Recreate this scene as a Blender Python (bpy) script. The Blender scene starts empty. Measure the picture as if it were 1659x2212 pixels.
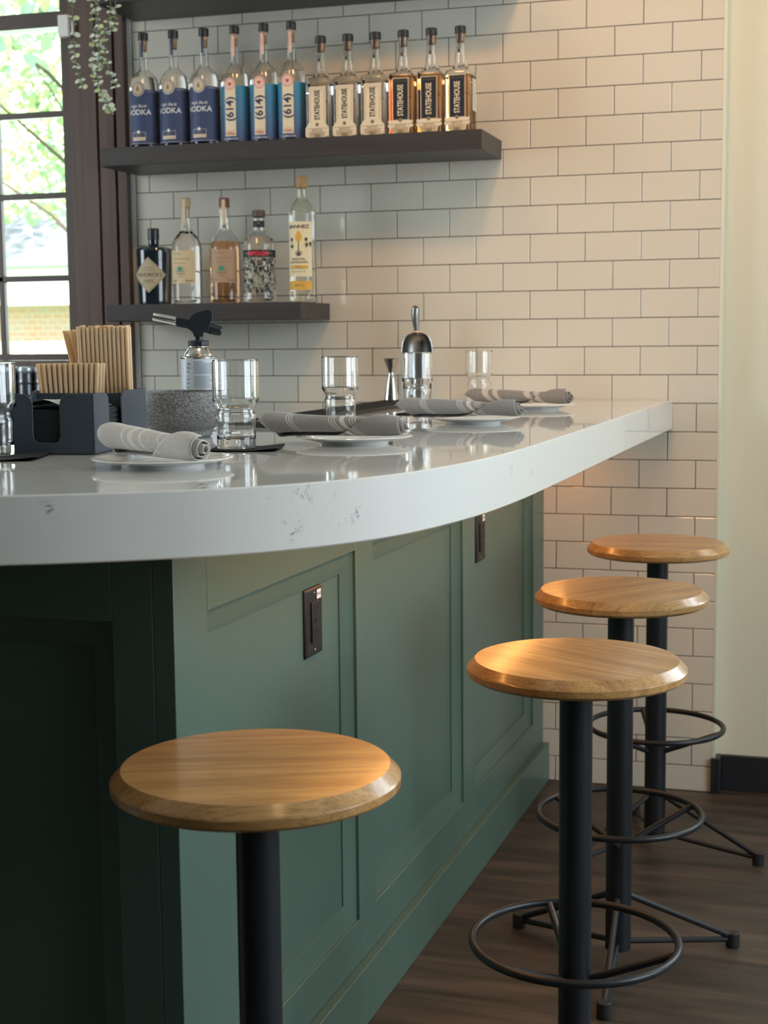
import bpy, bmesh, math, random
from mathutils import Vector, Matrix
random.seed(7)
S = bpy.context.scene
COL = S.collection
PI = math.pi

# ------------------------------------------------------------------ camera
cam = bpy.data.cameras.new('camera'); camo = bpy.data.objects.new('camera', cam); COL.objects.link(camo)
yaw, pitch, roll = .2919, -.1153, -.0094
fw = Vector((-math.sin(yaw)*math.cos(pitch), math.cos(yaw)*math.cos(pitch), math.sin(pitch)))
rt = Vector((math.cos(yaw), math.sin(yaw), 0)); up = rt.cross(fw)
r2 = rt*math.cos(roll)+up*math.sin(roll); u2 = -rt*math.sin(roll)+up*math.cos(roll)
camo.matrix_world = Matrix(((r2.x, u2.x, -fw.x, .4105), (r2.y, u2.y, -fw.y, -4.0168), (r2.z, u2.z, -fw.z, 1.2352), (0, 0, 0, 1)))
cam.sensor_fit = 'VERTICAL'; cam.sensor_height = 36; cam.sensor_width = 27
cam.lens = 3193.0/2212*36
cam.clip_start = .05; cam.clip_end = 200
cam.dof.use_dof = True; cam.dof.focus_distance = 2.35; cam.dof.aperture_fstop = 8.5
S.camera = camo

# ------------------------------------------------------------------ light
S.view_settings.view_transform = 'Standard'; S.view_settings.look = 'None'
S.view_settings.gamma = 1; S.view_settings.use_curve_mapping = False
S.view_settings.exposure = 0.0
S.cycles.max_bounces = 10; S.cycles.transmission_bounces = 10; S.cycles.transparent_max_bounces = 12
S.cycles.sample_clamp_indirect = 6
S.cycles.use_denoising = True
w = bpy.data.worlds.new('world'); S.world = w; w.use_nodes = True
w.node_tree.nodes['Background'].inputs[0].default_value = (.86, .95, 1, 1)
w.node_tree.nodes['Background'].inputs[1].default_value = 5.0

def area(name, loc, aim, sx, sy, power, color, spread=None):
    d = bpy.data.lights.new(name, 'AREA'); d.shape = 'RECTANGLE'; d.size = sx; d.size_y = sy
    d.energy = power; d.color = color
    if spread: d.spread = spread
    o = bpy.data.objects.new(name, d); COL.objects.link(o); o.location = loc
    o.rotation_euler = (Vector(aim)-Vector(loc)).to_track_quat('-Z', 'Y').to_euler()
    return o
def spot(name, loc, aim, power, color, size=70, blend=.6, rad=.05):
    d = bpy.data.lights.new(name, 'SPOT'); d.energy = power; d.color = color
    d.spot_size = math.radians(size); d.spot_blend = blend; d.shadow_soft_size = rad
    o = bpy.data.objects.new(name, d); COL.objects.link(o); o.location = loc
    o.rotation_euler = (Vector(aim)-Vector(loc)).to_track_quat('-Z', 'Y').to_euler()
    return o
sun = bpy.data.lights.new('sun', 'SUN'); sun.energy = 26; sun.angle = .02; sun.color = (1, .95, .85)
suno = bpy.data.objects.new('sun', sun); COL.objects.link(suno)
suno.rotation_euler = Vector((.45, 1, -1.1)).to_track_quat('-Z', 'Y').to_euler()
# daylight through the two side windows on the right and the window left of the tiles
area('daylight_right', (2.98, -2.2, 1.8), (2.0, -2.2, 1.7), 2.1, 1.7, 66, (.76, .89, 1))
area('daylight_rear', (1.75, .30, 1.85), (1.75, -2, 1.7), 1.5, 1.7, 30, (.80, .92, 1))
area('daylight_back_window', (-2.75, .32, 2.1), (-2.75, -1, 1.9), 1.8, 1.8, 55, (.88, .97, 1))
area('daylight_left', (-3.95, -2.2, 1.9), (-2, -2.2, 1.7), 1.6, 1.6, 34, (.88, .96, 1))
WARM = (1, .56, .25)
spot('ceiling_lamp_bar', (-.10, -1.55, 3.02), (-.30, 0, 1.70), 80, WARM, 78, 1.0, .13)
spot('ceiling_lamp_wall', (.55, -1.9, 3.02), (.25, 0, 1.75), 62, WARM, 66, 1.0, .13)
spot('ceiling_lamp_shelf', (-1.1, -1.7, 3.02), (-1.0, 0, 1.5), 26, WARM, 95, .9, .13)
spot('ceiling_lamp_stools', (.5, -3.0, 3.02), (-.1, -2.1, .8), 14, WARM, 70, .9, .13)
spot('ceiling_lamp_counter', (-.45, -1.9, 3.02), (-.42, -1.75, 1.07), 22, (1, .74, .50), 75, 1.0, .13)
area('under_counter_lamp', (-.27, -1.16, .985), (-.27, -1.16, 0), .02, 2.16, 3.6, (1, .42, .11))

# ------------------------------------------------------------------ materials
def lin(c):
    return tuple(((v/255)/12.92 if v/255 <= .04045 else ((v/255+.055)/1.055)**2.4) for v in c)
def mat(name, col, rough=.5, metal=0, coat=0, spec=.5, bump=None, var=None, trans=0, ior=1.45, sss=0, emis=None):
    """col linear rgb; var=(colour2, scale, (sx,sy,sz), contrast); bump=(scale, strength, (sx,sy,sz))"""
    m = bpy.data.materials.new(name); m.use_nodes = True; nt = m.node_tree; N = nt.nodes; L = nt.links
    b = N['Principled BSDF']; b.inputs['Base Color'].default_value = (*col, 1)
    b.inputs['Roughness'].default_value = rough; b.inputs['Metallic'].default_value = metal
    b.inputs['Coat Weight'].default_value = coat; b.inputs['Coat Roughness'].default_value = .04
    b.inputs['Specular IOR Level'].default_value = spec
    b.inputs['Transmission Weight'].default_value = trans; b.inputs['IOR'].default_value = ior
    tc = N.new('ShaderNodeTexCoord')
    def mp(sc):
        v = N.new('ShaderNodeMapping'); v.inputs['Scale'].default_value = sc; L.new(tc.outputs['Object'], v.inputs['Vector']); return v
    if var:
        c2, sc, st, ct = var
        n = N.new('ShaderNodeTexNoise'); n.inputs['Scale'].default_value = sc; n.inputs['Detail'].default_value = 5
        L.new(mp(st).outputs[0], n.inputs['Vector'])
        r = N.new('ShaderNodeValToRGB'); r.color_ramp.elements[0].position = .5-ct/2; r.color_ramp.elements[1].position = .5+ct/2
        r.color_ramp.elements[0].color = (*c2, 1); r.color_ramp.elements[1].color = (*col, 1)
        L.new(n.outputs['Fac'], r.inputs[0]); L.new(r.outputs[0], b.inputs['Base Color'])
    if bump:
        sc, sg, st = bump
        n = N.new('ShaderNodeTexNoise'); n.inputs['Scale'].default_value = sc; n.inputs['Detail'].default_value = 4
        L.new(mp(st).outputs[0], n.inputs['Vector'])
        bp = N.new('ShaderNodeBump'); bp.inputs['Strength'].default_value = sg; bp.inputs['Distance'].default_value = .002
        L.new(n.outputs['Fac'], bp.inputs['Height']); L.new(bp.outputs[0], b.inputs['Normal'])
    if emis:
        b.inputs['Emission Color'].default_value = (*emis[0], 1); b.inputs['Emission Strength'].default_value = emis[1]
    return m
one = (1, 1, 1)
TILE = mat('glazed_tile', (.665, .625, .535), .14, spec=.5, bump=(5, .012, one))
GROUT = mat('grout', (.085, .075, .07), .9)
PAINT = mat('wall_paint', (.70, .70, .58), .55, bump=(220, .08, one))
CEIL = mat('ceiling_paint', (.5, .48, .44), .8)
DARKWALL = mat('far_wall_paint', (.16, .15, .14), .8)
DARKPANEL = mat('far_room_dark', (.055, .05, .05), .8)
TRIMM = mat('tile_edge_trim', (.75, .74, .70), .3)
BLACKBASE = mat('black_baseboard', (.018, .02, .026), .45)
GREEN = mat('green_paint', (.087, .146, .121), .34, bump=(120, .12, one))
SHELF = mat('dark_stained_wood', (.058, .053, .052), .42, var=((.035, .032, .032), 3, (.8, 12, 14), .5), bump=(6, .15, (1, 12, 14)))
CASING = mat('window_wood', (.125, .080, .064), .38, var=((.075, .050, .042), 4, (14, 14, .6), .5))
SASH = mat('window_sash_wood', (.075, .055, .046), .4)
METAL = mat('black_powder_coat', (.012, .014, .018), .38, spec=.5, bump=(600, .05, one))
STEEL = mat('steel', (.58, .56, .53), .22, metal=1)
ALU = mat('cast_aluminium', (.36, .36, .36), .3, metal=1, bump=(60, .1, one))
CHROME = mat('chrome', (.85, .85, .85), .06, metal=1)
PORC = mat('porcelain', (.82, .82, .79), .07, coat=.3)
PLASTIC = mat('black_plastic', (.014, .019, .026), .36, bump=(400, .06, one))
CADDY = mat('caddy_plastic', (.045, .062, .082), .5, bump=(500, .06, one))
RUBBER = mat('rubber', (.02, .02, .021), .5)
BRONZE = mat('outlet_plastic', (.012, .011, .013), .4)
BRONZED = mat('outlet_slot', (.003, .003, .003), .6)
STRAW = mat('paper_straw', (.93, .76, .56), .75, var=((.88, .70, .48), 300, (1, 1, .3), .5), trans=.0)
def translucent(m, col, fac):
    nt = m.node_tree; N = nt.nodes; L = nt.links; t = N.new('ShaderNodeBsdfTranslucent'); t.inputs[0].default_value = (*col, 1)
    mx = N.new('ShaderNodeMixShader'); mx.inputs[0].default_value = fac
    L.new(N['Principled BSDF'].outputs[0], mx.inputs[1]); L.new(t.outputs[0], mx.inputs[2]); L.new(mx.outputs[0], N['Material Output'].inputs[0])
translucent(STRAW, (1, .86, .62), .45)
PAPERBLK = mat('black_paper', (.020, .024, .028), .8, bump=(300, .35, (1, 3, 1)))
PAPERGR = mat('grey_paper', (.42, .46, .46), .8, bump=(300, .35, one))
WHITEP = mat('white_plastic', (.72, .72, .70), .5)
WHITE = mat('white_ink', (.80, .80, .78), .6)
CORK = mat('cork_wood', (.42, .25, .13), .7)
BLACKCAP = mat('black_cap', (.02, .02, .024), .35)

def granite():
    m = mat('granite', (.3, .3, .3), .55); nt = m.node_tree; N = nt.nodes; L = nt.links; b = N['Principled BSDF']
    tc = N.new('ShaderNodeTexCoord'); v = N.new('ShaderNodeTexVoronoi'); v.inputs['Scale'].default_value = 900
    n = N.new('ShaderNodeTexNoise'); n.inputs['Scale'].default_value = 430; n.inputs['Detail'].default_value = 3
    L.new(tc.outputs['Object'], v.inputs['Vector']); L.new(tc.outputs['Object'], n.inputs['Vector'])
    r = N.new('ShaderNodeValToRGB'); e = r.color_ramp.elements
    e[0].position = .42; e[0].color = (.018, .020, .022, 1); e[1].position = .58; e[1].color = (.55, .56, .54, 1)
    x = e.new(.5); x.color = (.12, .125, .125, 1)
    mx = N.new('ShaderNodeMix'); mx.data_type = 'RGBA'; mx.inputs[0].default_value = .3
    L.new(n.outputs['Fac'], r.inputs[0]); L.new(r.outputs[0], mx.inputs[6]); L.new(v.outputs['Color'], mx.inputs[7])
    hs = N.new('ShaderNodeHueSaturation'); hs.inputs['Saturation'].default_value = .06; hs.inputs['Value'].default_value = .44
    L.new(mx.outputs[2], hs.inputs['Color']); L.new(hs.outputs[0], b.inputs['Base Color'])
    bp = N.new('ShaderNodeBump'); bp.inputs['Strength'].default_value = .4; bp.inputs['Distance'].default_value = .0008
    L.new(n.outputs['Fac'], bp.inputs['Height']); L.new(bp.outputs[0], b.inputs['Normal'])
    return m
GRANITE = granite()

def oak():
    m = mat('oak', (.5, .3, .13), .30, coat=.4); nt = m.node_tree; N = nt.nodes; L = nt.links; b = N['Principled BSDF']
    b.inputs['Coat Roughness'].default_value = .13
    tc = N.new('ShaderNodeTexCoord')
    # staves: quantised y gives each stave its own tone and grain offset
    sp = N.new('ShaderNodeSeparateXYZ'); L.new(tc.outputs['Object'], sp.inputs[0])
    q = N.new('ShaderNodeMath'); q.operation = 'SNAP'; q.inputs[1].default_value = .068; L.new(sp.outputs['Y'], q.inputs[0])
    wn = N.new('ShaderNodeTexWhiteNoise'); wn.noise_dimensions = '1D'; L.new(q.outputs[0], wn.inputs['W'])
    off = N.new('ShaderNodeVectorMath'); off.operation = 'MULTIPLY_ADD'
    cv = N.new('ShaderNodeCombineXYZ'); L.new(wn.outputs['Value'], cv.inputs[0]); L.new(wn.outputs['Value'], cv.inputs[2])
    L.new(cv.outputs[0], off.inputs[0]); off.inputs[1].default_value = (7, 0, 5); L.new(tc.outputs['Object'], off.inputs[2])
    mp = N.new('ShaderNodeMapping'); mp.inputs['Scale'].default_value = (2.2, 34, 34); L.new(off.outputs[0], mp.inputs[0])
    n1 = N.new('ShaderNodeTexNoise'); n1.inputs['Scale'].default_value = 1.3; n1.inputs['Detail'].default_value = 6; n1.inputs['Distortion'].default_value = .7
    L.new(mp.outputs[0], n1.inputs['Vector'])
    mp2 = N.new('ShaderNodeMapping'); mp2.inputs['Scale'].default_value = (9, 260, 260); L.new(off.outputs[0], mp2.inputs[0])
    n2 = N.new('ShaderNodeTexNoise'); n2.inputs['Scale'].default_value = 1.6; n2.inputs['Detail'].default_value = 3; L.new(mp2.outputs[0], n2.inputs['Vector'])
    r = N.new('ShaderNodeValToRGB'); e = r.color_ramp.elements
    e[0].position = .3; e[0].color = (.33, .160, .052, 1); e[1].position = .68; e[1].color = (.55, .325, .128, 1)
    L.new(n1.outputs['Fac'], r.inputs[0])
    r2_ = N.new('ShaderNodeValToRGB'); r2_.color_ramp.elements[0].position = .36; r2_.color_ramp.elements[0].color = (.62, .55, .48, 1)
    r2_.color_ramp.elements[1].position = .5; r2_.color_ramp.elements[1].color = (1, 1, 1, 1); L.new(n2.outputs['Fac'], r2_.inputs[0])
    mx = N.new('ShaderNodeMix'); mx.data_type = 'RGBA'; mx.blend_type = 'MULTIPLY'; mx.inputs[0].default_value = .75
    L.new(r.outputs[0], mx.inputs[6]); L.new(r2_.outputs[0], mx.inputs[7])
    hs = N.new('ShaderNodeHueSaturation'); L.new(mx.outputs[2], hs.inputs['Color'])
    mr = N.new('ShaderNodeMapRange'); mr.inputs[3].default_value = .84; mr.inputs[4].default_value = 1.14; L.new(wn.outputs['Value'], mr.inputs[0]); L.new(mr.outputs[0], hs.inputs['Value'])
    L.new(hs.outputs[0], b.inputs['Base Color'])
    bp = N.new('ShaderNodeBump'); bp.inputs['Strength'].default_value = .18; bp.inputs['Distance'].default_value = .0006
    L.new(n2.outputs['Fac'], bp.inputs['Height']); L.new(bp.outputs[0], b.inputs['Normal'])
    return m
OAK = oak()

def quartz():
    m = mat('quartz', (.72, .715, .69), .035, coat=.2); nt = m.node_tree; N = nt.nodes; L = nt.links; b = N['Principled BSDF']
    tc = N.new('ShaderNodeTexCoord')
    def noise(sc, det, dist=0):
        n = N.new('ShaderNodeTexNoise'); n.inputs['Scale'].default_value = sc; n.inputs['Detail'].default_value = det; n.inputs['Distortion'].default_value = dist
        L.new(tc.outputs['Object'], n.inputs['Vector']); return n
    geo = tc.outputs['Object']
    spots = [((-.175, -2.397, 1.060), .020), ((-.148, -2.358, 1.054), .010), ((-.206, -2.436, 1.062), .010), ((-.129, -2.328, 1.027), .019), ((-.146, -2.355, 1.024), .013), ((-.183, -2.407, 1.018), .020),
             ((-.034, -1.88, 1.045), .012), ((-.034, -1.88, 1.014), .012), ((-.028, -1.75, 1.030), .016), ((-.041, -1.963, 1.002), .006), ((-.408, -2.575, 1.057), .014), ((-.60, -2.3, 1.071), .05), ((-.30, -1.95, 1.071), .04)]
    acc = None
    for c, rad in spots:
        d = N.new('ShaderNodeVectorMath'); d.operation = 'DISTANCE'; L.new(geo, d.inputs[0]); d.inputs[1].default_value = c
        mr = N.new('ShaderNodeMapRange'); mr.interpolation_type = 'SMOOTHSTEP'; mr.inputs[1].default_value = rad*1.25; mr.inputs[2].default_value = 0; mr.inputs[3].default_value = 0; mr.inputs[4].default_value = 1
        L.new(d.outputs['Value'], mr.inputs[0])
        if acc is None: acc = mr.outputs[0]
        else:
            q = N.new('ShaderNodeMath'); q.operation = 'MAXIMUM'; L.new(acc, q.inputs[0]); L.new(mr.outputs[0], q.inputs[1]); acc = q.outputs[0]
    v = noise(46, 7, 1.8)
    s = N.new('ShaderNodeMath'); s.operation = 'SUBTRACT'; s.inputs[1].default_value = .5; L.new(v.outputs['Fac'], s.inputs[0])
    a = N.new('ShaderNodeMath'); a.operation = 'ABSOLUTE'; L.new(s.outputs[0], a.inputs[0])
    r = N.new('ShaderNodeValToRGB'); r.color_ramp.elements[0].position = 0; r.color_ramp.elements[0].color = (1, 1, 1, 1)
    r.color_ramp.elements[1].position = .030; r.color_ramp.elements[1].color = (0, 0, 0, 1); L.new(a.outputs[0], r.inputs[0])
    g2 = noise(75, 3); g2r = N.new('ShaderNodeValToRGB'); g2r.color_ramp.elements[0].position = .46; g2r.color_ramp.elements[0].color = (0, 0, 0, 1)
    g2r.color_ramp.elements[1].position = .60; g2r.color_ramp.elements[1].color = (1, 1, 1, 1); L.new(g2.outputs['Fac'], g2r.inputs[0])
    m1 = N.new('ShaderNodeMath'); m1.operation = 'MULTIPLY'; L.new(r.outputs[0], m1.inputs[0]); L.new(acc, m1.inputs[1])
    m2 = N.new('ShaderNodeMath'); m2.operation = 'MULTIPLY'; L.new(m1.outputs[0], m2.inputs[0]); L.new(g2r.outputs[0], m2.inputs[1])
    mx = N.new('ShaderNodeMix'); mx.data_type = 'RGBA'; L.new(m2.outputs[0], mx.inputs[0])
    mx.inputs[6].default_value = (.72, .715, .69, 1); mx.inputs[7].default_value = (.05, .05, .06, 1)
    L.new(mx.outputs[2], b.inputs['Base Color'])
    return m
QUARTZ = quartz()

def floor_mat():
    m = mat('dark_plank_floor', (.03, .025, .02), .42); nt = m.node_tree; N = nt.nodes; L = nt.links; b = N['Principled BSDF']
    tc = N.new('ShaderNodeTexCoord')
    br = N.new('ShaderNodeTexBrick'); br.inputs['Scale'].default_value = 1; br.inputs['Brick Width'].default_value = 1.1
    br.inputs['Row Height'].default_value = .16; br.inputs['Mortar Size'].default_value = .0012; br.inputs['Mortar Smooth'].default_value = .3
    br.inputs['Color1'].default_value = (.080, .062, .050, 1); br.inputs['Color2'].default_value = (.048, .038, .032, 1); br.inputs['Mortar'].default_value = (.012, .01, .009, 1)
    L.new(tc.outputs['Object'], br.inputs['Vector'])
    mp = N.new('ShaderNodeMapping'); mp.inputs['Scale'].default_value = (2.2, 13, 1); L.new(tc.outputs['Object'], mp.inputs[0])
    n = N.new('ShaderNodeTexNoise'); n.inputs['Scale'].default_value = 1.6; n.inputs['Detail'].default_value = 7; n.inputs['Distortion'].default_value = .4
    L.new(mp.outputs[0], n.inputs['Vector'])
    r = N.new('ShaderNodeValToRGB'); r.color_ramp.elements[0].position = .32; r.color_ramp.elements[0].color = (.42, .45, .48, 1)
    r.color_ramp.elements[1].position = .72; r.color_ramp.elements[1].color = (1.7, 1.5, 1.35, 1); L.new(n.outputs['Fac'], r.inputs[0])
    mx = N.new('ShaderNodeMix'); mx.data_type = 'RGBA'; mx.blend_type = 'MULTIPLY'; mx.inputs[0].default_value = 1
    L.new(br.outputs['Color'], mx.inputs[6]); L.new(r.outputs[0], mx.inputs[7]); L.new(mx.outputs[2], b.inputs['Base Color'])
    bp = N.new('ShaderNodeBump'); bp.inputs['Strength'].default_value = .25; bp.inputs['Distance'].default_value = .001
    L.new(n.outputs['Fac'], bp.inputs['Height']); L.new(bp.outputs[0], b.inputs['Normal'])
    return m
FLOORM = floor_mat()

def glass(name, col=(1, 1, 1), ior=1.5, rough=0.0):
    return mat(name, col, rough, trans=1, ior=ior)
CLEAR = glass('clear_glass', (.985, .995, .99))
SPIRIT = glass('clear_spirit', (.97, .985, .97), 1.40)
AMBER = glass('amber_spirit', (.80, .40, .14), 1.40)
ROSE = glass('pale_amber_spirit', (.90, .56, .32), 1.40)
AIRWALL = glass('bottle_inside', (1, 1, 1), 1.40)
DARKGLASS = mat('near_black_glass', (.010, .018, .026), .07, coat=.4)
def pane_glass():
    m = bpy.data.materials.new('window_glass'); m.use_nodes = True; nt = m.node_tree; N = nt.nodes; L = nt.links
    for n in list(N):
        if n.type == 'BSDF_PRINCIPLED': N.remove(n)
    t = N.new('ShaderNodeBsdfTransparent'); t.inputs[0].default_value = (.96, .98, .97, 1); g = N.new('ShaderNodeBsdfGlossy'); g.inputs['Roughness'].default_value = .02
    f = N.new('ShaderNodeFresnel'); f.inputs[0].default_value = 1.45; mx = N.new('ShaderNodeMixShader')
    L.new(f.outputs[0], mx.inputs[0]); L.new(t.outputs[0], mx.inputs[1]); L.new(g.outputs[0], mx.inputs[2]); L.new(mx.outputs[0], N['Material Output'].inputs[0])
    return m
PANE = pane_glass()

def flat(name, rgb, rough=.6): return mat(name, lin(rgb), rough)

# ------------------------------------------------------------------ mesh helpers
class MB:
    def __init__(s): s.v = []; s.f = []; s.m = []; s.sm = []
    def add(s, vs, fs, mi=0, smooth=True):
        o = len(s.v); s.v += [tuple(v) for v in vs]
        for f in fs: s.f.append(tuple(i+o for i in f)); s.m.append(mi); s.sm.append(smooth)
        return s
    def box(s, x0, x1, y0, y1, z0, z1, mi=0, fn=None):
        vs = [(x, y, z) for x in (x0, x1) for y in (y0, y1) for z in (z0, z1)]
        if fn: vs = [fn(*v) for v in vs]
        return s.add(vs, [(0, 1, 3, 2), (4, 6, 7, 5), (0, 4, 5, 1), (2, 3, 7, 6), (0, 2, 6, 4), (1, 5, 7, 3)], mi, False)
    def lathe(s, prof, n=40, mi=0, c=(0, 0, 0), closed=False, ax=None, mis=None):
        """prof [(r,z)]; caps the ends unless closed (a torus-like ring)"""
        vs = []; fs = []
        p2 = [prof[0]]; m2 = []
        for j, (a, b) in enumerate(zip(prof, prof[1:])):
            L_ = math.hypot(b[0]-a[0], b[1]-a[1])
            if L_ > .006:
                for t in (.0012/L_, 1-.0012/L_): p2.append((a[0]+(b[0]-a[0])*t, a[1]+(b[1]-a[1])*t))
                if mis: m2 += [mis[j]]*2
            p2.append(b)
            if mis: m2.append(mis[j])
        prof = p2; mis = m2 if mis else None
        k = len(prof)
        for (r, z) in prof:
            for i in range(n):
                a = 2*PI*i/n; vs.append((c[0]+r*math.cos(a), c[1]+r*math.sin(a), c[2]+z))
        rng = range(k if closed else k-1)
        for j in rng:
            for i in range(n):
                a0 = j*n+i; a1 = j*n+(i+1) % n; b0 = ((j+1) % k)*n+i; b1 = ((j+1) % k)*n+(i+1) % n
                fs.append((a0, a1, b1, b0))
        nside = len(fs)
        if not closed:
            if prof[0][0] > 1e-6: fs.append(tuple(reversed(range(n))))
            if prof[-1][0] > 1e-6: fs.append(tuple(range((k-1)*n, k*n)))
        if ax is not None: vs = [ax @ Vector(v) for v in vs]
        o = len(s.f); s.add(vs, fs, mi)
        if mis:
            for j in range(k-1):
                for i in range(n): s.m[o+j*n+i] = mis[j]
        return s
    def loft(s, rings, mi=0, cap=True, mis=None):
        n = len(rings[0]); vs = [v for r in rings for v in r]; fs = []
        for j in range(len(rings)-1):
            for i in range(n):
                fs.append((j*n+i, j*n+(i+1) % n, (j+1)*n+(i+1) % n, (j+1)*n+i))
        if cap: fs.append(tuple(reversed(range(n)))); fs.append(tuple(range((len(rings)-1)*n, len(rings)*n)))
        o = len(s.f); s.add(vs, fs, mi)
        if mis:
            for j in range(len(rings)-1):
                for i in range(n): s.m[o+j*n+i] = mis[j]
        return s
    def tube(s, pts, r, n=10, mi=0, closed=False, cap=True):
        pts = [Vector(p) for p in pts]; k = len(pts); rings = []
        rr = r if isinstance(r, (list, tuple)) else [r]*k
        prev = None
        for i, p in enumerate(pts):
            if closed: t = pts[(i+1) % k]-pts[i-1]
            else: t = pts[min(i+1, k-1)]-pts[max(i-1, 0)]
            t.normalize()
            if prev is None: x = t.orthogonal().normalized()
            else: x = (prev-t*prev.dot(t)).normalized()
            prev = x; y = t.cross(x)
            rings.append([p+(x*math.cos(2*PI*j/n)+y*math.sin(2*PI*j/n))*rr[i] for j in range(n)])
        if closed:
            vs = [v for q in rings for v in q]; fs = []
            for j in range(k):
                # align the seam
                for i in range(n): fs.append((j*n+i, j*n+(i+1) % n, ((j+1) % k)*n+(i+1) % n, ((j+1) % k)*n+i))
            s.add(vs, fs, mi)
        else: s.loft(rings, mi, cap)
        return s
    def prism(s, poly, t0, t1, plane='xz', mi=0, smooth=False):
        """poly 2-D outline (CCW) extruded from t0 to t1"""
        n = len(poly)
        def P(a, b, t):
            return {'xz': (a, t, b), 'xy': (a, b, t), 'yz': (t, a, b)}[plane]
        vs = [P(a, b, t0) for a, b in poly]+[P(a, b, t1) for a, b in poly]
        fs = [tuple(range(n)), tuple(reversed(range(n, 2*n)))]+[(i, (i+n), (i+1) % n+n, (i+1) % n) for i in range(n)]
        return s.add(vs, fs, mi, smooth)
    def build(s, name, mats, parent=None, loc=None, rot=None, bevel=0, fix=True, sharp=35, merge=False):
        me = bpy.data.meshes.new(name); me.from_pydata(s.v, [], s.f)
        if not isinstance(mats, (list, tuple)): mats = [mats]
        for m in mats: me.materials.append(m)
        me.polygons.foreach_set('material_index', s.m); me.polygons.foreach_set('use_smooth', s.sm)
        if fix or merge:
            b = bmesh.new(); b.from_mesh(me)
            if merge: bmesh.ops.remove_doubles(b, verts=b.verts, dist=1e-5)
            if fix: bmesh.ops.recalc_face_normals(b, faces=b.faces)
            b.to_mesh(me); b.free()
        if sharp: me.set_sharp_from_angle(angle=math.radians(sharp))
        o = bpy.data.objects.new(name, me); COL.objects.link(o)
        if parent: o.parent = parent
        if loc: o.location = loc
        if rot: o.rotation_euler = rot
        if bevel:
            md = o.modifiers.new('bevel', 'BEVEL'); md.width = bevel; md.segments = 2; md.limit_method = 'ANGLE'; md.angle_limit = .6
            md.harden_normals = False
        return o
def thing(name, label, cat, loc=(0, 0, 0), rz=0, group=None):
    o = bpy.data.objects.new(name, None); COL.objects.link(o); o.location = loc; o.rotation_euler = (0, 0, rz)
    o.empty_display_size = .05
    return tag(o, label, cat, group)
def tag(o, label, cat, group=None):
    o['label'] = label; o['category'] = cat
    if group: o['group'] = group
    return o
def struct(o): o['kind'] = 'structure'; return o
def dup(root, loc=None, rz=None, label=None, group=None):
    r = root.copy(); COL.objects.link(r)
    if loc is not None: r.location = loc
    if rz is not None: r.rotation_euler = (0, 0, rz)
    if label: r['label'] = label
    if group: r['group'] = group
    def rec(a, b):
        for ch in list(a.children):
            c = ch.copy(); COL.objects.link(c); c.parent = b; rec(ch, c)
    rec(root, r)
    return r

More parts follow.
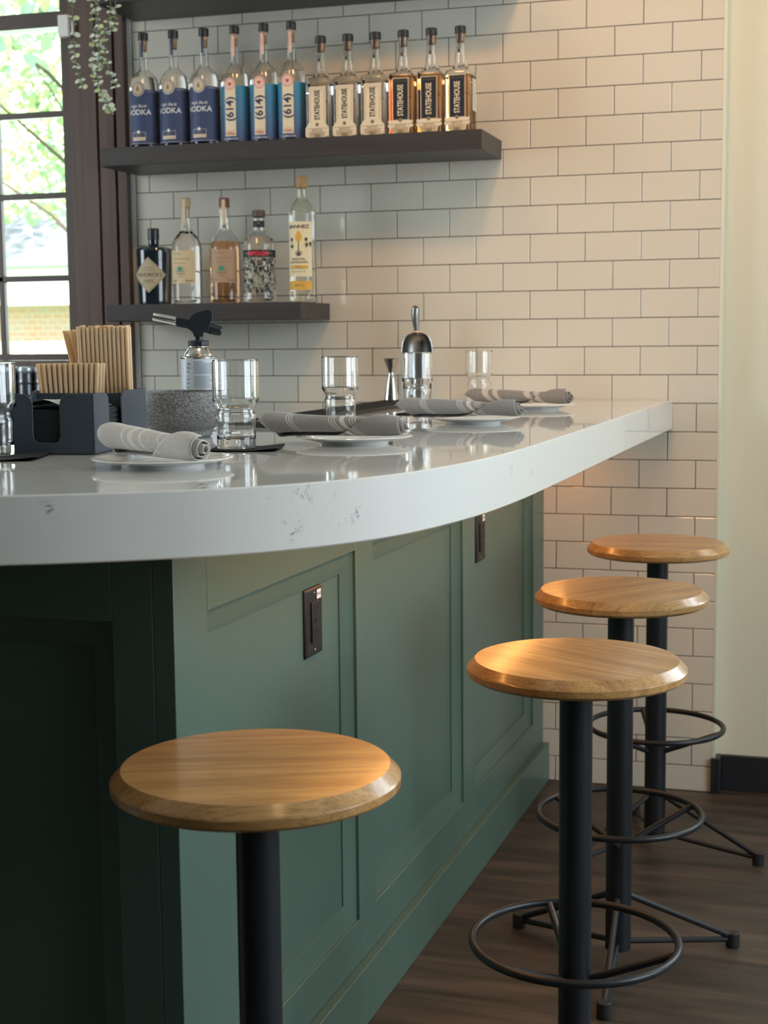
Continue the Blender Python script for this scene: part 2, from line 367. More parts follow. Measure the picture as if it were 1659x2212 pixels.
_tc = {}
def text_mesh(s, size=1.0, bold=0.0, sx=1.0, res=3):
    k = (s, bold, res)
    if k not in _tc:
        cu = bpy.data.curves.new('t', 'FONT'); cu.body = s; cu.align_x = 'CENTER'; cu.align_y = 'CENTER'; cu.offset = bold; cu.resolution_u = res
        ob = bpy.data.objects.new('t', cu); COL.objects.link(ob)
        dg = bpy.context.evaluated_depsgraph_get(); dg.update()
        me = bpy.data.meshes.new_from_object(ob.evaluated_get(dg))
        _tc[k] = ([v.co.copy() for v in me.vertices], [tuple(p.vertices) for p in me.polygons])
        bpy.data.objects.remove(ob); bpy.data.curves.remove(cu); bpy.data.meshes.remove(me)
    v, f = _tc[k]
    return [(p.x*size*sx, p.y*size) for p in v], f
class Label:
    """flat artwork (x right, z up) wrapped on a surface fn(x, z, lift) -> 3-D"""
    def __init__(s, fn): s.fn = fn; s.mb = MB(); s.l = 0
    def grid(s, x0, z0, x1, z1, mi, nx=14, nz=1, edge=None):
        s.l += .00012; vs = []; fs = []
        for j in range(nz+1):
            z = z0+(z1-z0)*j/nz
            a, b = (x0, x1) if edge is None else edge(z)
            for i in range(nx+1): vs.append(s.fn(a+(b-a)*i/nx, z, s.l))
        for j in range(nz):
            for i in range(nx): q = j*(nx+1)+i; fs.append((q, q+1, q+nx+2, q+nx+1))
        s.mb.add(vs, fs, mi); return s
    def disc(s, cx, cz, r, mi, n=28, ry=None):
        s.l += .00012; ry = ry or r
        vs = [s.fn(cx, cz, s.l)]+[s.fn(cx+r*math.cos(2*PI*i/n), cz+ry*math.sin(2*PI*i/n), s.l) for i in range(n)]
        s.mb.add(vs, [(0, i+1, (i+1) % n+1) for i in range(n)], mi); return s
    def cut(s, pts, faces, mi):
        """cut flat faces into narrow vertical strips so they follow a curved surface"""
        b = bmesh.new(); vv = [b.verts.new((x, z, 0)) for x, z in pts]
        for f in faces:
            try: b.faces.new([vv[i] for i in f])
            except ValueError: pass
        x0 = min(p[0] for p in pts); x1 = max(p[0] for p in pts); st = .0022; k = math.floor(x0/st)+1
        while k*st < x1:
            bmesh.ops.bisect_plane(b, geom=b.verts[:]+b.edges[:]+b.faces[:], dist=1e-7, plane_co=(k*st, 0, 0), plane_no=(1, 0, 0)); k += 1
        b.verts.index_update()
        s.mb.add([s.fn(v.co.x, v.co.y, s.l) for v in b.verts], [tuple(v.index for v in f.verts) for f in b.faces], mi, False); b.free()
    def poly(s, pts, mi):
        s.l += .00008; s.cut(pts, [tuple(range(len(pts)))], mi); return s
    def frame(s, x0, z0, x1, z1, t, mi):
        s.grid(x0, z0, x1, z0+t, mi); s.grid(x0, z1-t, x1, z1, mi); s.grid(x0, z0, x0+t, z1, mi, 1); s.grid(x1-t, z0, x1, z1, mi, 1); return s
    def text(s, txt, cx, cz, size, mi, rot=0, sx=1.0, bold=.012, skew=0):
        s.l += .00010; v, f = text_mesh(txt, size, bold, sx); c, d = math.cos(rot), math.sin(rot)
        s.cut([(cx+(x+skew*y)*c-y*d, cz+(x+skew*y)*d+y*c) for x, y in v], f, mi); return s
    def build(s, name, mats, parent): return s.mb.build(name, mats, parent, fix=False, sharp=0)
def cyl(r, fr=0.0):
    return lambda x, z, l: ((r+l)*math.sin(x/r+fr), -(r+l)*math.cos(x/r+fr), z)

# ------------------------------------------------------------------ room shell
R_, H_ = .0762, .15019
XR, XL = .133, -1.557
m = MB(); m.box(-4.3, 2.8, -7.2, .3, -.12, 0); struct(m.build('floor', FLOORM))
m = MB(); m.box(-4.3, 2.9, -7.2, .3, 3.05, 3.15); struct(m.build('ceiling', CEIL))
# tiled back wall: every tile has a face, a pillowed edge and its own tiny tilt
m = MB()
m.box(XL, XR, .0016, .045, 0, 3.05, 1)
rows = range(0, 42)
g = .0011; bv = .0013
for k in rows:                      # k counts down from z of line 26.93
    pass
def tile(x0, x1, z0, z1):
    x0 = max(x0, XL+.012); x1 = min(x1, XR-.001); z0 = max(z0, 0)
    if x1-x0 < .006 or z1-z0 < .006: return
    x0 += g; x1 -= g; z0 += g; z1 -= g
    d = [random.uniform(-.00003, .00003) for _ in range(4)]
    o = [(x0, .0016, z0), (x1, .0016, z0), (x1, .0016, z1), (x0, .0016, z1)]
    a = [(x0, .0004, z0), (x1, .0004, z0), (x1, .0004, z1), (x0, .0004, z1)]
    i = [(x0+bv, -.0004+d[0]*.5, z0+bv), (x1-bv, -.0004+d[1]*.5, z0+bv), (x1-bv, -.0004+d[2]*.5, z1-bv), (x0+bv, -.0004+d[3]*.5, z1-bv)]
    m.add(o+a+i, [(0, 1, 5, 4), (1, 2, 6, 5), (2, 3, 7, 6), (3, 0, 4, 7), (4, 5, 9, 8), (5, 6, 10, 9), (6, 7, 11, 10), (7, 4, 8, 11), (8, 9, 10, 11)], 0, False)
for r in range(-14, 28):            # r: row between line r (top) and r+1
    z1 = (26.93-r)*R_; z0 = z1-R_
    if z0 > 3.05 or z1 < 0: continue
    off = 0 if r % 2 == 0 else .5
    for c in range(-12, 3): tile((c+off)*H_, (c+1+off)*H_, z0, min(z1, 3.05))
struct(m.build('wall_back', [TILE, GROUT], fix=True, sharp=0))
m = MB(); m.box(XL-.003, XL+.010, -.004, .02, 0, 3.05); struct(m.build('trim_1', TRIMM))
# painted wall set a little further back on the right
m = MB(); m.box(XR-.004, 1.0, .045, .2, 0, 3.05); m.box(2.5, 2.8, .045, .2, 0, 3.05); m.box(1.0, 2.5, .045, .2, 0, 1.0); m.box(1.0, 2.5, .045, .2, 2.7, 3.05); m.box(XR-.002, XR+.006, -.001, .045, 0, 3.05); struct(m.build('wall_rear', PAINT))
m = MB(); m.box(XR+.006, XR+.021, -.012, .045, 0, .098); m.box(XR+.021, 2.8, .028, .045, 0, .098)
m.box(XR-.004, XR+.006, -.012, -.001, 0, .098)
struct(m.build('baseboard_rear', BLACKBASE, bevel=.002))
# right wall with two window openings
m = MB()
m.box(2.8, 2.9, -7.2, -3.2, 0, 3.05); m.box(2.8, 2.9, -1.2, .3, 0, 3.05); m.box(2.8, 2.9, -3.2, -1.2, 0, .95); m.box(2.8, 2.9, -3.2, -1.2, 2.65, 3.05)
struct(m.build('wall_right', PAINT))
m = MB()
for y in (-3.2, -2.71, -2.23, -2.17, -1.71, -1.24): m.box(2.81, 2.88, y, y+.035, .95, 2.65)
for z in (.95, 1.5, 2.06, 2.61): m.box(2.815, 2.875, -3.2, -1.2, z, z+.035)
struct(m.build('window_2', SASH))
m = MB()
for x in (1.0, 1.47, 1.94, 2.465): m.box(x, x+.035, .07, .13, 1.0, 2.7)
for z in (1.0, 1.55, 2.1, 2.665): m.box(1.0, 2.5, .075, .125, z, z+.035)
struct(m.build('window_3', SASH))
m = MB(); m.box(-4.3, 2.9, -7.3, -7.2, 0, 3.05); struct(m.build('wall_front', DARKPANEL))
m = MB(); m.box(-4.3, -4.2, -7.3, -3.1, 0, 3.05); m.box(-4.3, -4.2, -1.3, .3, 0, 3.05); m.box(-4.3, -4.2, -3.1, -1.3, 0, 1.0); m.box(-4.3, -4.2, -3.1, -1.3, 2.8, 3.05)
struct(m.build('wall_left', DARKWALL))
# wall around the far-left window
m = MB(); m.box(-4.2, -3.6, .06, .2, 0, 3.05); m.box(-3.6, XL, .06, .2, 0, 1.06); m.box(-3.6, XL, .06, .2, 2.92, 3.05); m.box(-1.70, XL-.003, .06, .2, 1.06, 2.92)
struct(m.build('wall_window', DARKWALL))
# casing boards in steps between window and tiles
m = MB()
m.box(-1.752, -1.700, -.002, .075, 1.0, 3.0)
m.box(-1.700, -1.655, -.022, .075, 1.0, 3.0)
m.box(-1.655, -1.648, -.015, .075, 1.0, 3.0)
m.box(-1.648, -1.600, -.022, .075, 1.0, 3.0)
m.box(-1.600, -1.590, -.012, .075, 1.0, 3.0)
m.box(-1.590, -1.561, -.026, .075, 1.0, 3.0)
struct(m.build('trim_2', CASING, bevel=.0015))
m = MB(); m.box(-3.65, -1.752, -.05, .12, 1.150, 1.186); m.box(-3.65, -1.76, -.01, .06, 1.03, 1.150)
struct(m.build('trim_3', CASING, bevel=.003))
m = MB()
m.box(-3.6, -1.600, .082, .115, 1.18, 1.205)
m.box(-1.799, -1.7515, .04, .12, 1.18, 3.0)
m.box(-3.6, -1.785, .043, .117, 2.172, 2.216)
m.box(-3.6, -1.785, .043, .117, 2.9, 3.0)
for z in (1.435, 1.684, 1.926, 2.44, 2.68): m.box(-3.6, -1.79, .085, .107, z-.009, z+.009)
x = -2.055
while x > -3.6: m.box(x-.009, x+.009, .085, .107, 1.19, 2.95); x -= .245
win = struct(m.build('window_1', SASH, bevel=.002))
m = MB(); m.box(-3.58, -1.792, .094, .098, 1.2, 2.93); m.build('window_pane', PANE, win)

# ------------------------------------------------------------------ bar: cabinet, counter
KS = .03
def side(d, y, z): return (-.335+KS*y+d, y, z)
YC = -2.27
cab = thing('bar_cabinet', 'sage green panelled bar front with baseboard under the white counter', 'bar', (0, 0, 0))
m = MB()
for y0, y1 in ((-.128, 0), (-.842, -.740), (-1.557, -1.462), (YC, -2.168)):
    m.box(-.03, 0, y0, y1, 0, .993, fn=side)
for y0, y1 in ((-.740, -.128), (-1.462, -.842), (-2.168, -1.557)):
    m.box(-.03, 0, y0, y1, 0, .191, fn=side); m.box(-.03, 0, y0, y1, .868, .993, fn=side)
XC = side(0, YC, 0)[0]
fx = [(XC-.09, XC), (XC-.84, XC-.75), (XC-1.59, XC-1.5), (XC-2.34, XC-2.25)]
fx[0] = (XC-.09, XC-.0302)
for a, b in fx: m.box(a, b-.0001, YC, YC+.03, 0, .993)
for a, b in ((XC-.75, XC-.09), (XC-1.5, XC-.84), (XC-2.25, XC-1.59)):
    m.box(a, b, YC, YC+.03, 0, .191); m.box(a, b, YC, YC+.03, .868, .993)
m.box(-.70, -.43, -2.2, -.003, 0, .993); m.box(-2.7, -.43, YC+.04, -1.72, 0, .993)
m.build('frame', GREEN, cab, bevel=.0012)
def panel(P, a0, a1, z0, z1):
    """recessed field with a mitred sloping moulding; P(d, a, z)"""
    w_ = .037; q = MB()
    o = [(a0, z0), (a1, z0), (a1, z1), (a0, z1)]; i = [(a0+w_, z0+w_), (a1-w_, z0+w_), (a1-w_, z1-w_), (a0+w_, z1-w_)]
    vs = [P(-.0060, *p) for p in o]+[P(-.0066, *((p[0]+s[0]*.003, p[1]+s[1]*.003))) for p, s in zip(o, ((1, 1), (-1, 1), (-1, -1), (1, -1)))]+[P(-.0178, *p) for p in i]+[P(-.024, *p) for p in i]
    fs = []
    for k in range(3):
        for j in range(4): fs.append((k*4+j, k*4+(j+1) % 4, (k+1)*4+(j+1) % 4, (k+1)*4+j))
    q.add(vs, fs, 0, False)
    p = MB(); vs = [P(-.0205, *c) for c in ((a0, z0), (a1, z0), (a1, z1), (a0, z1))]+[P(-.028, *c) for c in ((a0, z0), (a1, z0), (a1, z1), (a0, z1))]
    p.add(vs, [(0, 1, 2, 3), (7, 6, 5, 4), (0, 4, 5, 1), (1, 5, 6, 2), (2, 6, 7, 3), (3, 7, 4, 0)], 0, False)
    po = p.build('panel', GREEN, cab); q.build('moulding', GREEN, po)
for y0, y1 in ((-.740, -.128), (-1.462, -.842), (-2.168, -1.557)): panel(side, y0, y1, .191, .868)
for a, b in ((XC-.75, XC-.09), (XC-1.5, XC-.84), (XC-2.25, XC-1.59)): panel(lambda d, x, z: (x, YC-d, z), a, b, .191, .868)
m = MB(); m.box(0, .018, YC-.018, -.002, 0, .11, fn=side); m.box(-2.7, XC, YC-.018, YC, 0, .11); m.build('baseboard', GREEN, cab, bevel=.0015)

EDGE = [(.013, -.003), (.008, -.2), (.002, -.4), (-.005, -.7), (-.011, -1.0), (-.016, -1.25), (-.021, -1.5), (-.027, -1.72), (-.033, -1.86), (-.042, -1.98), (-.055, -2.08),
        (-.074, -2.175), (-.098, -2.26), (-.130, -2.33), (-.165, -2.385), (-.205, -2.435), (-.255, -2.482), (-.31, -2.52), (-.38, -2.562), (-.455, -2.598),
        (-.56, -2.637), (-.70, -2.675), (-.9, -2.70), (-1.3, -2.715), (-2.75, -2.72)]
def smooth_poly(p, it=2):
    for _ in range(it):
        q = [p[0]]
        for a, b in zip(p, p[1:]): q += [(a[0]*.75+b[0]*.25, a[1]*.75+b[1]*.25), (a[0]*.25+b[0]*.75, a[1]*.25+b[1]*.75)]
        q.append(p[-1]); p = q
    return p
outer = smooth_poly(EDGE)
INN = [(-2.75, -1.66), (-1.1, -1.60), (-.86, -1.45), (-.80, -1.30), (-.722, -1.20), (-.722, -.003)]
poly = outer+INN
cur = poly[::-1]
ct = MB()
n = len(poly); bw = .0018
def inset(poly, d):
    out = []
    for i in range(len(poly)):
        a, b, c = Vector(poly[i-1]), Vector(poly[i]), Vector(poly[(i+1) % len(poly)])
        e1 = (b-a).normalized(); e2 = (c-b).normalized(); n1 = Vector((e1.y, -e1.x)); n2 = Vector((e2.y, -e2.x)); nn = (n1+n2)
        nn = nn/max(.3, nn.length_squared/2) if nn.length > .1 else n1
        out.append(tuple(b+nn*d))
    return out
ins = inset(poly, bw)
rings = [[(x, y, .993) for x, y in ins], [(x, y, .993+bw) for x, y in poly], [(x, y, 1.071-bw) for x, y in poly], [(x, y, 1.071) for x, y in ins]]
ct.loft(rings)
ctop = ct.build('countertop', QUARTZ, sharp=30)
tag(ctop, 'long white veined quartz countertop with a rounded corner on the green bar', 'countertop')

def outlet(y, label):
    t = thing('electrical_outlet', label, 'outlet', side(-.0205, y, .771), 0)
    t.rotation_euler = (0, 0, -math.atan(KS))
    q = MB(); a, b, e = .0385, .0575, .004
    rg = []
    for (k, d) in ((0, 0), (0, .003), (.003, .0058)):
        rg.append([(d, s1*(a-k), s2*(b-k)) for s1, s2 in ((-1, -1), (1, -1), (1, 1), (-1, 1))])
    q.loft(rg); q.build('cover_plate', BRONZE, t, bevel=.0012)
    q = MB(); q.box(.0055, .0085, -.0165, .0165, -.034, .034); rec = q.build('receptacle', BRONZE, t, bevel=.0008)
    q = MB()
    for zc in (.021, -.021):
        q.box(.008, .0088, -.008, -.006, zc, zc+.008); q.box(.008, .0088, .006, .0085, zc, zc+.008); q.box(.008, .0088, -.002, .002, zc-.009, zc-.005)
    q.box(.008, .0088, -.006, .006, -.003, .005)
    q.build('slot', BRONZED, rec)
    for z in (.048, -.048):
        q = MB(); q.lathe([(.0026, 0), (.0026, .001), (.0018, .0014)], 12, ax=Matrix.Translation((.0056, 0, z)) @ Matrix.Rotation(PI/2, 4, 'Y')); q.build('screw', STEEL, t)
    L = Label(lambda x, z, l: (.0060+l, x, z)); L.grid(.012, .036, .031, .052, 0, 1); L.text('PN-20', .0215, .044, .0062, 1, bold=.02)
    s = L.build('sticker', [WHITE, BLACKCAP], t); s['label'] = 'white printed sticker'
    return t
outlet(-1.7235, 'black wall outlet with a white sticker on the nearest green panel of the bar')
outlet(-.6245, 'black wall outlet half hidden below the counter edge, near the tiled wall')

# ------------------------------------------------------------------ shelves
def shelf(x0, x1, z0, z1, label, y0=-.242):
    q = MB(); q.box(x0, x1, y0, -.001, z0, z1); return tag(q.build('floating_shelf', SHELF, bevel=.0015), label, 'shelf')
shelf(-1.535, -.453, 1.721, 1.771, 'dark wood floating shelf carrying the row of twelve tall spirit bottles')
shelf(-1.530, -.951, 1.296, 1.342, 'short dark wood floating shelf carrying five mixed bottles, lowest of the shelves')
shelf(-1.535, -.40, 2.157, 2.207, 'dark wood floating shelf at the top edge of the picture above the bottles')

# ------------------------------------------------------------------ bar stools
def make_stool(label, loc, rz_leg, rz_seat):
    t = thing('bar_stool', label, 'bar stool', loc, 0, 'round oak bar stools along the counter')
    q = MB(); prof = [(.10, .7245), (.159, .7245), (.1645, .7275), (.1670, .7300), (.1672, .7390), (.1660, .7410), (.1552, .7520), (.1545, .7527)]
    q.lathe(prof, 96); q.build('seat', OAK, t, rot=(0, 0, rz_seat), sharp=14)
    q = MB(); q.lathe([(.0253, .028), (.0253, .7245)], 40); q.lathe([(.055, .7185), (.055, .7245)], 32); q.build('pole', METAL, t)
    q = MB(); q.tube([(.1595*math.cos(2*PI*i/72), .1595*math.sin(2*PI*i/72), .305) for i in range(72)], .0066, 12, closed=True)
    ring = q.build('foot_ring', METAL, t)
    for k in range(3):
        a = rz_leg+k*2*PI/3; c, s = math.cos(a), math.sin(a)
        q = MB(); q.tube([(.022*c, .022*s, .245), (.155*c, .155*s, .303)], .0062, 10); q.build('ring_brace', METAL, ring)
        q = MB()
        q.tube([(.022*c, .022*s, .135), (.250*c, .250*s, .022)], .0064, 10)
        q.tube([(.022*c, .022*s, .040), (.250*c, .250*s, .016)], .0060, 10)
        lg = q.build('leg', METAL, t)
        q = MB(); q.lathe([(.0128, 0), (.0140, .002), (.0140, .029), (.0125, .0305)], 20, c=(.254*c, .254*s, 0)); q.build('rubber_foot', RUBBER, lg)
    return t
D2R = PI/180
make_stool('nearest bar stool, its round oak seat at the lower left, feet out of frame', (-.2104, -2.4719, 0), 40*D2R, 22*D2R)
make_stool('second nearest bar stool, overlapping the two behind it', (.053, -1.8164, 0), -5*D2R, -28*D2R)
make_stool('bar stool third from the camera, showing all three feet on the floor', (.0355, -1.1746, 0), 32*D2R, 55*D2R)
make_stool('farthest bar stool, closest to the tiled wall and black baseboard', (.0308, -.4887, 0), -12*D2R, 8*D2R)

# ------------------------------------------------------------------ plates, napkins, glasses
plates = ((-.438, -2.216, 'nearest small white plate, under the pale stripeless end of the first rolled napkin'),
          (-.320, -1.748, 'second small white plate along the counter, in front of the second glass'),
          (-.264, -1.151, 'third small white plate along the counter, in front of the steel jigger and third glass'),
          (-.252, -.560, 'farthest small white plate, nearest to the tiled wall'))
plates = [(x, y, l.replace('under the pale stripeless end of the first rolled napkin', 'at the left beside the black caddy')) for x, y, l in plates]
p0 = None
for x, y, l in plates:
    if p0 is None:
        q = MB(); q.lathe([(0, .0035), (.048, .0035), (.0495, 0), (.0545, 0), (.056, .0035), (.075, .0070), (.0935, .0112), (.0948, .0124), (.0940, .0132), (.080, .0106), (.066, .0075), (.058, .0064), (0, .0060)], 72)
        p0 = q.build('side_plate', PORC, loc=(x, y, 1.0711)); tag(p0, l, 'plate', 'white side plates on the counter')
    else:
        o = p0.copy(); COL.objects.link(o); o.location = (x, y, 1.0711); o['label'] = l

def linen(name, bands, base=(.29, .275, .265), stripe=(.66, .62, .56), slant=1.0):
    m = mat(name, base, .85); nt = m.node_tree; N = nt.nodes; L = nt.links; b = N['Principled BSDF']
    b.inputs['Sheen Weight'].default_value = .25
    uv = N.new('ShaderNodeUVMap'); sp = N.new('ShaderNodeSeparateXYZ'); L.new(uv.outputs[0], sp.inputs[0])
    acc = None
    for c, hw in bands:
        s = N.new('ShaderNodeMath'); s.operation = 'SUBTRACT'; s.inputs[1].default_value = c; L.new(sp.outputs['X'], s.inputs[0])
        a = N.new('ShaderNodeMath'); a.operation = 'ABSOLUTE'; L.new(s.outputs[0], a.inputs[0])
        l = N.new('ShaderNodeMath'); l.operation = 'LESS_THAN'; l.inputs[1].default_value = hw; L.new(a.outputs[0], l.inputs[0])
        if acc is None: acc = l
        else:
            d = N.new('ShaderNodeMath'); d.operation = 'MAXIMUM'; L.new(acc.outputs[0], d.inputs[0]); L.new(l.outputs[0], d.inputs[1]); acc = d
    tc = N.new('ShaderNodeTexCoord'); n = N.new('ShaderNodeTexNoise'); n.inputs['Scale'].default_value = 420; L.new(tc.outputs['Object'], n.inputs['Vector'])
    r = N.new('ShaderNodeValToRGB'); r.color_ramp.elements[0].position = .3; r.color_ramp.elements[0].color = (*[v*.85 for v in base], 1)
    r.color_ramp.elements[1].position = .7; r.color_ramp.elements[1].color = (*[v*1.12 for v in base], 1); L.new(n.outputs['Fac'], r.inputs[0])
    mx = N.new('ShaderNodeMix'); mx.data_type = 'RGBA'; L.new(acc.outputs[0], mx.inputs[0]); L.new(r.outputs[0], mx.inputs[6]); mx.inputs[7].default_value = (*stripe, 1)
    L.new(mx.outputs[2], b.inputs['Base Color'])
    wv = N.new('ShaderNodeTexNoise'); wv.inputs['Scale'].default_value = 25; wv.inputs['Detail'].default_value = 4; L.new(tc.outputs['Object'], wv.inputs['Vector'])
    bp = N.new('ShaderNodeBump'); bp.inputs['Strength'].default_value = .5; bp.inputs['Distance'].default_value = .004; L.new(wv.outputs['Fac'], bp.inputs['Height']); L.new(bp.outputs[0], b.inputs['Normal'])
    return m
thin = [(.245, .0035), (.265, .0035), (.285, .0035), (.56, .0035), (.58, .0035), (.60, .0035), (.655, .018), (.71, .0035), (.73, .0035), (.75, .0035)]
LINEN1 = linen('linen_pale', [(.34, .010), (.42, .022), (.52, .010), (.70, .006)], (.52, .50, .475), (.68, .655, .61))
LINEN2 = linen('linen_thin_stripes', thin)
LINEN4 = linen('linen_broad_stripes', [(.24, .03), (.34, .025), (.66, .03), (.76, .03)], (.24, .215, .195), (.52, .45, .39))

def rolled(label, a, b, material, R=.0185, seed=1, flip=False):
    """linen napkin rolled into a spiral from end a to end b (world points of the axis)"""
    rnd = random.Random(seed); a, b = Vector(a), Vector(b); ax = (b-a); Ln = ax.length; ax.normalize()
    zv = Vector((0, 0, 1)); sv = ax.cross(zv).normalized(); uv_ = sv.cross(ax).normalized()
    T = 2*PI*2.6; nt, ns = 104, 44; vs = []; uvs = []
    t0 = rnd.uniform(0, 1)
    for i in range(ns+1):
        u = i/ns
        swell = 1+.10*math.sin(u*PI*2.2+t0)+.05*math.sin(u*9+seed)
        swell *= 1+.13*math.exp(-((u-.06)/.07)**2)
        if u < .04: swell *= .80+.20*math.sin(u/.04*PI/2)
        if u > .90: swell *= 1-.14*((u-.9)/.1)
        for j in range(nt+1):
            v = j/nt; k_ = max(0, min(1, (u-.45)/.5)); seam = math.radians(-80)+math.radians(175)*k_*k_*(3-2*k_)
            th = v*T+seam-T
            r = R*(.17+.83*v**.85)*swell*(1+.07*max(0, v-.78)/.22*min(1, u*6))
            r *= 1+.05*math.sin(th*2+u*6+seed)*v
            # the free corner of the cloth runs diagonally over the roll
            l = u*Ln+(.014*(1-v)*(1 if u > .5 else -1))*min(1, abs(u-.5)*3)+.004*math.sin(th+seed)*(1 if u > .9 else 0)
            l -= .012*math.sin(th+.4)*max(0, 1-u*7)
            fl = .93 if math.sin(th) < 0 else 1.0
            p = a+ax*l+sv*(r*math.cos(th)*1.04)+uv_*(r*math.sin(th)*fl)
            vs.append(p); uvs.append((u+(.11*math.sin(th+.6))*.6+ .03*v, v))
    fs = [(i*(nt+1)+j, i*(nt+1)+j+1, (i+1)*(nt+1)+j+1, (i+1)*(nt+1)+j) for i in range(ns) for j in range(nt)]
    me = bpy.data.meshes.new('rolled_napkin'); me.from_pydata([tuple(v) for v in vs], [], fs); me.materials.append(material)
    ul = me.uv_layers.new(name='UVMap')
    for lp in me.loops: ul.data[lp.index].uv = uvs[lp.vertex_index]
    for p in me.polygons: p.use_smooth = True
    o = bpy.data.objects.new('rolled_napkin', me); COL.objects.link(o)
    sd = o.modifiers.new('solid', 'SOLIDIFY'); sd.thickness = .0011; sd.offset = 0
    return tag(o, label, 'napkin', 'rolled linen napkins on the plates')
rolled('nearest rolled grey linen napkin, pale and soft-striped, its open spiral end toward the camera', (-.548, -2.150, 1.1060), (-.360, -2.270, 1.0985), LINEN1, .0192, 1)
rolled('rolled grey linen napkin with thin white stripes on the second plate', (-.460, -1.755, 1.1030), (-.236, -1.773, 1.1000), LINEN2, .0178, 2)
rolled('rolled grey linen napkin with thin white stripes on the third plate', (-.402, -1.148, 1.1025), (-.172, -1.160, 1.1000), LINEN2, .0176, 3.3)
rolled('farthest rolled napkin, brownish grey with broad stripes, near the tiled wall', (-.402, -.556, 1.1010), (-.174, -.572, 1.1000), LINEN4, .0178, 4.1)

G_OUT = [(0, .0), (.0285, .0), (.0300, .0015), (.0302, .012), (.0300, .040), (.0304, .046), (.0312, .0495), (.0300, .0535), (.0284, .0560), (.0282, .0600), (.0292, .0635), (.0332, .0690), (.0352, .0725), (.0355, .0760), (.0355, .133), (.0352, .1348)]
G_IN = [(.0343, .1348), (.0338, .133), (.0338, .0770), (.0332, .0735), (.0308, .0705), (.0275, .0645), (.0266, .0600), (.0268, .0560), (.0286, .0510), (.0288, .0480), (.0284, .040), (.0284, .019), (.0268, .0150), (.020, .0135), (0, .0130)]
glasses = ((-.762, -2.105, 'clear stepped water glass cut off by the left edge of the picture'),
           (-.457, -1.912, 'clear stepped water glass beside the granite bowl, on a black paper napkin'),
           (-.492, -1.300, 'clear stepped water glass behind the second rolled napkin'),
           (-.478, -.790, 'clear stepped water glass in front of the metal ice scoop'),
           (-.481, -.160, 'farthest clear stepped water glass, close to the tiled wall'))
g0 = None
for x, y, l in glasses:
    zz = 1.0740 if y in (-2.105, -1.912, -.790) else 1.0713
    if g0 is None:
        q = MB(); q.lathe(G_OUT+G_IN, 64); g0 = q.build('water_glass', CLEAR, loc=(x, y, zz), sharp=50); tag(g0, l, 'glass', 'stepped water glasses along the counter')
    else:
        o = g0.copy(); COL.objects.link(o); o.location = (x, y, zz); o['label'] = l
def paper_napkin(x, y, rz, label, s=.064):
    q = MB(); n = 14
    for lay in range(3):
        z0 = .0004+lay*.0008; vs = []
        for i in range(n+1):
            for j in range(n+1):
                a, b = -s+2*s*i/n, -s+2*s*j/n
                lift = .0022*max(0, (abs(a)/s+abs(b)/s-1.35))*(1+lay*.8)*(1 if a > 0 else .4)
                vs.append((a+lay*.0006, b+.0005*math.sin(a*200+lay), z0+lift+.00015*math.sin(a*300)*math.cos(b*260)))
        q.add(vs, [(i*(n+1)+j, i*(n+1)+j+1, (i+1)*(n+1)+j+1, (i+1)*(n+1)+j) for i in range(n) for j in range(n)], 0)
    o = q.build('cocktail_napkin', PAPERBLK, loc=(x, y, 1.0712), rot=(0, 0, rz), fix=False)
    return tag(o, label, 'napkin', 'black paper cocktail napkins under the glasses')
paper_napkin(-.742, -2.128, .30, 'black paper cocktail napkin under the glass at the left picture edge')
paper_napkin(-.445, -1.905, .22, 'black paper cocktail napkin under the glass beside the granite bowl', .053)
paper_napkin(-.450, -.80, .0, 'black paper cocktail napkin under the glass in front of the ice scoop')

# ------------------------------------------------------------------ straw and napkin caddy
cd = thing('bar_caddy', 'dark grey plastic bar caddy holding straws and black napkins', 'caddy', (-.628, -2.046, 1.0712), math.atan2(.246, -.034)-PI/2)
# local: x from -.150 (left) to 0, y from 0 (front) to .248, height .0905
W_, L_, Hc, th = .150, .248, .0905, .0025
q = MB()
q.box(-W_, 0, 0, L_, 0, .003)
def wall_with_gap(P, a0, a1, g0_, g1_, zl, r=.016):
    """wall from a0 to a1 with a U opening g0..g1 down to zl; corners at the top of the opening rounded"""
    arc = [(math.cos(t), math.sin(t)) for t in [PI/2*k/6 for k in range(7)]]
    pl = [(a0, 0), (a1, 0), (a1, Hc)]
    pl += [(g1_+r-r*math.sin(PI/2*k/6), Hc-r+r*math.cos(PI/2*k/6)) for k in range(7)]
    pl += [(g1_, zl+.008), (g1_-.003, zl+.002), (g1_-.008, zl), (g0_+.008, zl), (g0_+.003, zl+.002), (g0_, zl+.008)]
    pl += [(g0_-r+r*math.cos(PI/2*k/6), Hc-r+r*math.sin(PI/2*k/6)) for k in range(7)]
    pl += [(a0, Hc)]
    n = len(pl); vs = [P(a, z, 0) for a, z in pl]+[P(a, z, th) for a, z in pl]
    fs = [tuple(range(n)), tuple(reversed(range(n, 2*n)))]+[(i, i+n, (i+1) % n+n, (i+1) % n) for i in range(n)]
    q.add(vs, fs, 0, False)
wall_with_gap(lambda a, z, t: (a, t, z), -W_, 0, -.095, -.053, .018)                 # front
wall_with_gap(lambda a, z, t: (-t, a, z), 0, L_, .068, .128, .018)                    # right
wall_with_gap(lambda a, z, t: (-W_+t, a, z), 0, L_, .068, .128, .018)                 # left
q.box(-W_, 0, L_-th, L_, 0, Hc)
q.box(-W_, 0, .146, .149, 0, Hc-.004)
q.build('tray', CADDY, cd, bevel=.0008)
q = MB(); q.box(-.050, -.0485, .1495, .179, .003, Hc-.006); q.build('divider', CADDY, cd)
q = MB(); q.box(-W_+th, -th, .1795, .181, .003, Hc-.010); q.build('divider', CADDY, cd)
